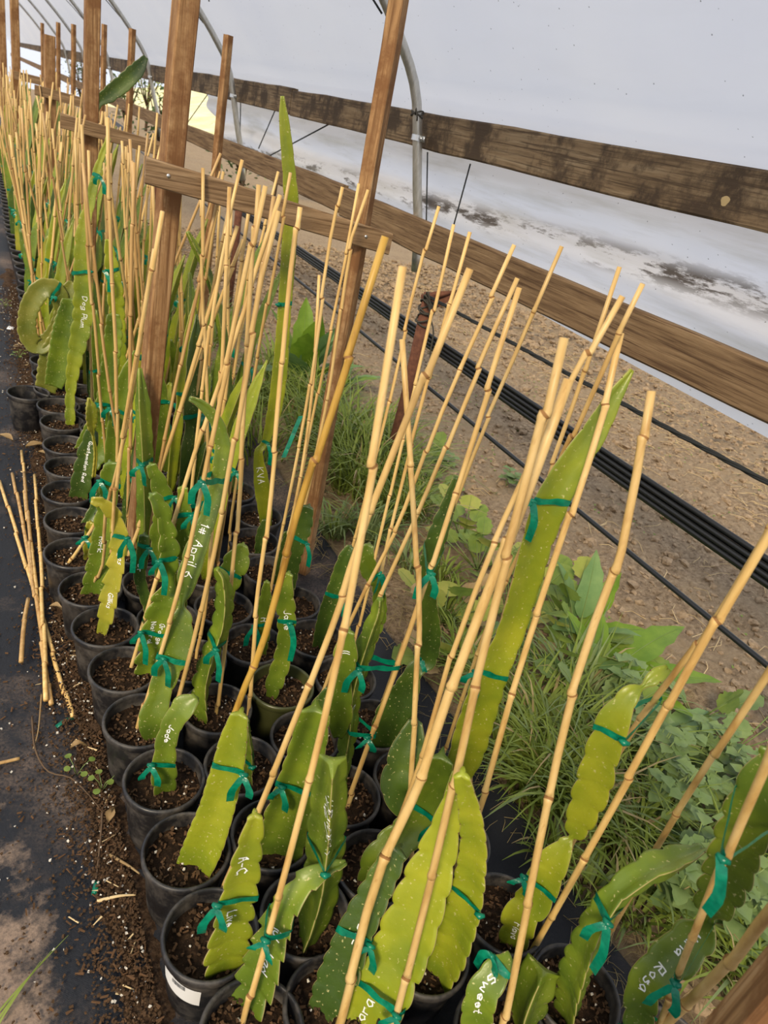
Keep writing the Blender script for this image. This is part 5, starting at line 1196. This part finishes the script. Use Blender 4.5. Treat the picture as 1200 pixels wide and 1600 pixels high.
mallow(745, 895, 16, 'round-leaved creeping weed beside the scarred dark stem'); mallow(880, 985, 18, 'round-leaved weed under the long lime stem', .16); mallow(840, 930, 12, 'round-leaved weed left of the spear-leaved dock'); mallow(900, 1040, 14, 'pale yellowing round-leaved weed below the spear-leaved dock', .12, ['mallow_yellow', 'mallow'])
mallow(690, 980, 12, 'yellowed creeping weed behind the upright stake', .12, ['mallow_yellow', 'dry_leaf', 'mallow']); mallow(660, 760, 12, 'round-leaved weed at the foot of the rusty pipe stake', .14, ['mallow']); mallow(1085, 1130, 10, 'small round-leaved weed at the edge of the tilled soil', .1, ['mallow', 'nettle'])
for (u, v, n, lb, mm) in [(720, 850, 14, 'round-leaved weed behind the scarred dark stem, by the bare soil', ['mallow', 'mallow_yellow']), (795, 980, 16, 'round-leaved weed tangled under the thickest stake', ['mallow', 'mallow_yellow', 'dry_leaf']), (860, 1060, 16, 'round-leaved weed above the tall grass clump', ['mallow', 'dock_pale']), (690, 1040, 10, 'low creeping weed beside the row nearest the weeds', ['mallow_yellow', 'dry_leaf', 'mallow']), (930, 1150, 12, 'round-leaved weed right of the stake that crosses the grass', ['mallow', 'nettle']), (1140, 1180, 8, 'small weed at the lower edge of the tilled soil', ['nettle', 'mallow'])]: mallow(u, v, n, lb, .14, mm)
def nettle(u, v, label, n=4, h=.2):
    q = at(u, v, 0.0); t = thing('leafy_weed', label, 'weed', (q[0], q[1], 0.005))
    for k in range(n):
        a = r.uniform(0, 6.28); dx, dy = r.uniform(.02, .07) * math.cos(a), r.uniform(.02, .07) * math.sin(a); b = MB(); b.tube([(0, 0, 0), (dx * .6, dy * .6, h * .5), (dx, dy, h)], .0018, 5); s = b.build('stalk', M['midrib'], t)
        for j in range(7):
            f_ = .35 + .65 * j / 6; z = h * f_; az = j * 2.4 + a; v_, f2, _ = leaf_geo(.065 * (1.25 - .6 * f_), .024 * (1.2 - .4 * f_), 'dock', .2, .3, 6, j, .25); R = Matrix.Rotation(az, 3, 'Z') @ Matrix.Rotation(-.35, 3, 'Y')
            obj('leaf', [tuple(R @ Vector(p_) + Vector((dx * f_, dy * f_, z))) for p_ in v_], f2, M['nettle'], s)
    return t
for i, (u, v, lb) in enumerate([(1050, 1260, 'grey-green toothed weed beside the slanting stake in the weeds'), (1095, 1290, 'toothed weed below the tilled soil at the right'), (1040, 1440, 'toothed weed left of the cutting marked Maria Rosa'), (1075, 1390, 'toothed weed under the arm of the long scalloped cutting'), (1130, 1480, 'toothed weed behind the corner stake'), (1165, 1350, 'toothed weed under the broad stem at the right edge'), (960, 1120, 'toothed weed at the foot of the glossy dock'), (1000, 1220, 'toothed weed behind the lobed green stem'),
        (1080, 1210, 'toothed weed at the edge of the cracked soil, behind the slanting stake'), (1120, 1230, 'lone toothed weed nearest the soil at the right edge'), (1020, 1300, 'low toothed weed beside the foot of the slanting stake'), (1150, 1290, 'toothed weed just left of the broad stem at the right edge'), (980, 1180, 'toothed weed right of the lobed piece of the cutting marked Flavo'), (1100, 1420, 'toothed weed between the scalloped cutting and the right edge')]): nettle(u, v, lb, 6, .16 + .02 * (i % 4))
nettle(690, 735 + 0, 'small weed sprouting on the bare soil behind the stakes', 3, .08); nettle(790, 760, 'lone green sprout on the bare soil below the hoses', 3, .08)
# sprigs on the path side
def sprig(u, v, label, n=5):
    q = at(u, v, .012); t = thing('seedling', label, 'weed', (q[0], q[1], .008))
    for k in range(n):
        a = 6.28 * k / n + .4; h = r.uniform(.02, .05); d = r.uniform(.01, .035); b = MB(); b.tube([(0, 0, 0), (d * .5 * math.cos(a), d * .5 * math.sin(a), h * .7), (d * math.cos(a), d * math.sin(a), h)], .0009, 5); s = b.build('stalk', M['midrib'], t)
        v_, f2, _ = leaf_geo(.014, .006, 'round', .1, .1, 6, k, .05); R = Matrix.Rotation(a, 3, 'Z'); obj('leaf', [tuple(R @ Vector(p_) + Vector((d * math.cos(a), d * math.sin(a), h))) for p_ in v_], f2, M['mallow'], s)
sprig(120, 1210, 'tiny round-leaved seedling left of the fourth pot', 4); sprig(160, 1235, 'tiny seedling touching the foot of the third pot of the left row', 5); sprig(30, 560, 'little weed at the left edge of the row beyond the lone pot', 7); sprig(8, 480, 'little weed at the picture edge far up the path', 7); sprig(115, 640, 'tiny seedlings in the gap by the tall Dog Plum cutting', 7)
b = MB()
for k, (u, v, l) in enumerate([(-6, 1588, .15), (-4, 1596, .12), (-2, 1602, .1)]): blade_strip(b, np.array([*at(u, v, .01)[:2], .012]), .03, l, .62 + .09 * k, .0032, 0, 8, .6)
tag(b.build('grass_tuft', M['grass']), 'tuft of thin grass in the bottom left corner', 'grass')
for (x, y) in ((.27, 2.86), (.26, 3.03)): pass

# ================================================================ SOIL CLODS, STRAW
def clods():
    r = np.random.default_rng(4); bm = bmesh.new(); bmesh.ops.create_icosphere(bm, subdivisions=1, radius=1); bv = np.array([v.co[:] for v in bm.verts]); bf = np.array([[v.index for v in f.verts] for f in bm.faces]); bm.free()
    n = 12000; y = r.uniform(.1, 9, n) ** 1.0; x = 1.25 + r.random(n) ** 1.2 * 4.6; s = np.abs(r.normal(0, .011, n)) + .004; s[y > 5] *= 1.4; V = []; Fs = []
    for i in range(n):
        j = 1 + .28 * r.normal(size=bv.shape[0])[:, None]; V.append(bv * j * np.array([s[i], s[i] * r.uniform(.7, 1.2), s[i] * .65]) + np.array([x[i], y[i], soil_h(x[i], y[i]) + s[i] * .2])); Fs.append(bf + 12 * i)
    o = obj('soil_clods', np.vstack(V), np.vstack(Fs), M['clod'], None, False); tag(o, 'loose clods of dry soil on the tilled bed', 'soil', None, 'stuff')
    b = MB(); q = random.Random(8)
    for k in range(1500):
        y = q.uniform(.3, 9); x = 1.7 + q.random() * 5; 
        if q.random() < .5: x = q.gauss(4.4, .5)
        a = q.uniform(0, 6.28); l = q.uniform(.04, .16); z = .012 + soil_h(x, y); bd = q.uniform(-.03, .03)
        b.tube([(x, y, z), (x + l * .5 * math.cos(a) - bd * math.sin(a), y + l * .5 * math.sin(a) + bd * math.cos(a), z + .012), (x + l * math.cos(a), y + l * math.sin(a), z)], .0016, 3, cap=False)
    tag(b.build('straw', M['straw']), 'scattered pale straw on the tilled soil', 'straw', None, 'stuff')
    b = MB()
    for k in range(1300):
        y = q.uniform(.3, 6); x = 1.6 + q.random() * 3.6
        if noise.noise(Vector((x * 1.5, y * 1.5, 9))) < .05: continue
        for w in range(3): blade_strip(b, np.array([x, y, .006 + soil_h(x, y)]), .008, .012, q.uniform(0, 6.28), .008, 0, 2)
    tag(b.build('seedlings', M['mallow']), 'tiny green seedlings sprinkled over the tilled soil', 'seedlings', None, 'stuff')
clods()

# ================================================================ OUTSIDE BEYOND THE OPEN SIDE
def hill():
    v = []; f = []; xs = np.linspace(6.5, 26, 16); ys = np.linspace(2, 60, 30)
    for y in ys:
        for x in xs: v.append((x, y, -0.15 + (x - 6.5) * .24 + .4 * hnoise(x, y, .12)))
    for j in range(29):
        for i in range(15): f.append((j * 16 + i, j * 16 + i + 1, (j + 1) * 16 + i + 1, (j + 1) * 16 + i))
    tag(obj('floor', v, f, M['hill']), 'bright dry grassy slope outside the open side', None, None, 'structure')
hill()
def bush(x, y, h, rad, n, m, label, seed):
    t = thing('bush', label, 'bush', (x, y, 0), 'bushes outside the open side'); q = random.Random(seed); b = MB()
    b.tube([(0, 0, -.3), (.05, 0, h * .5), (0, .05, h * .8)], [.05, .035, .01], 7)
    for k in range(6): a = k * 1.05; b.tube([(0, 0, h * .25), (rad * .45 * math.cos(a), rad * .45 * math.sin(a), h * .6), (rad * .8 * math.cos(a), rad * .8 * math.sin(a), h * .8)], [.025, .015, .004], 5)
    b.build('trunk', M['bark'], t); b = MB()
    for k in range(n):
        u, w, g = q.gauss(0, .5), q.gauss(0, .5), q.gauss(0, .42); c = np.array([rad * u, rad * w, h * (.62 + .45 * g)]); a = q.uniform(0, 6.28); e = q.uniform(-.8, .8); s = q.uniform(.03, .07)
        d = np.array([math.cos(a) * math.cos(e), math.sin(a) * math.cos(e), math.sin(e)]) * s; p = np.cross(d, [q.uniform(-1, 1), q.uniform(-1, 1), 1]); p = p / (np.linalg.norm(p) + 1e-9) * s * .45
        b.add([tuple(c - d), tuple(c + p), tuple(c + d), tuple(c - p)], [(0, 1, 2, 3)])
    o = b.build('foliage', M[m], t); o['kind'] = 'stuff'; return t
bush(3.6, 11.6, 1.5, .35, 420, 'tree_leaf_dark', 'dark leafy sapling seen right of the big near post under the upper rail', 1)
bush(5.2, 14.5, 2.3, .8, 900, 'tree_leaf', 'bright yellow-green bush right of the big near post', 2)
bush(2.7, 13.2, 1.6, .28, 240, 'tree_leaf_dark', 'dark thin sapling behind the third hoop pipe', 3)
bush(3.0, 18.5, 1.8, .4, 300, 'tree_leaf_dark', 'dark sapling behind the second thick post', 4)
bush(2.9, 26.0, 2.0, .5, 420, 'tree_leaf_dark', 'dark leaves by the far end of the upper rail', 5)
bush(5.0, 27.0, 2.8, 1.0, 700, 'tree_leaf', 'far bright bush beyond the end of the rails', 6)
# dark arched leaf-like stem high between the posts
def high_stem():
    root = [o for o in COL.objects if o.name.startswith('potted_cactus') and abs(o.location.y - 4.55) < .1 and abs(o.location.x - .575) < .06][0]
    pts = [(154, 162, 6), (168, 150, 11), (194, 129, 12), (214, 109, 11), (228, 89, 4)]; A = np.array([[*on_y(u, v, root.location.y + .02), h] for u, v, h in pts]); A[:, 3] = [h * depth(a[:3]) / FPX for a, h in zip(A, A[:, 3])]
    A = np.vstack([[root.location.x - .02, root.location.y + .03, SOILZ - .01, .014], [A[0, 0] - .02, A[0, 1], .7, .010], [A[0, 0] - .015, A[0, 1], A[0, 2] - .12, .010], A]); R_ = catmull(A, 90); C = R_[:, :3]; Nv = CP - C
    mb, FR, sp = stem_geo(C, np.maximum(R_[:, 3], .002) / .866, Nv, 0, 1, .05, .14, 0, 77, False); loc = np.array(root.location)
    o = obj('stem', [tuple(np.array(p) - loc) for p in mb.v], mb.f, [M['cactus_dark'], M['cactus_margin']], root, True, mb.m)
    root['label'] = 'tall dark cutting whose arched tip rises above the crossbars'; root['group'] = 'potted dragon fruit cuttings'
high_stem()
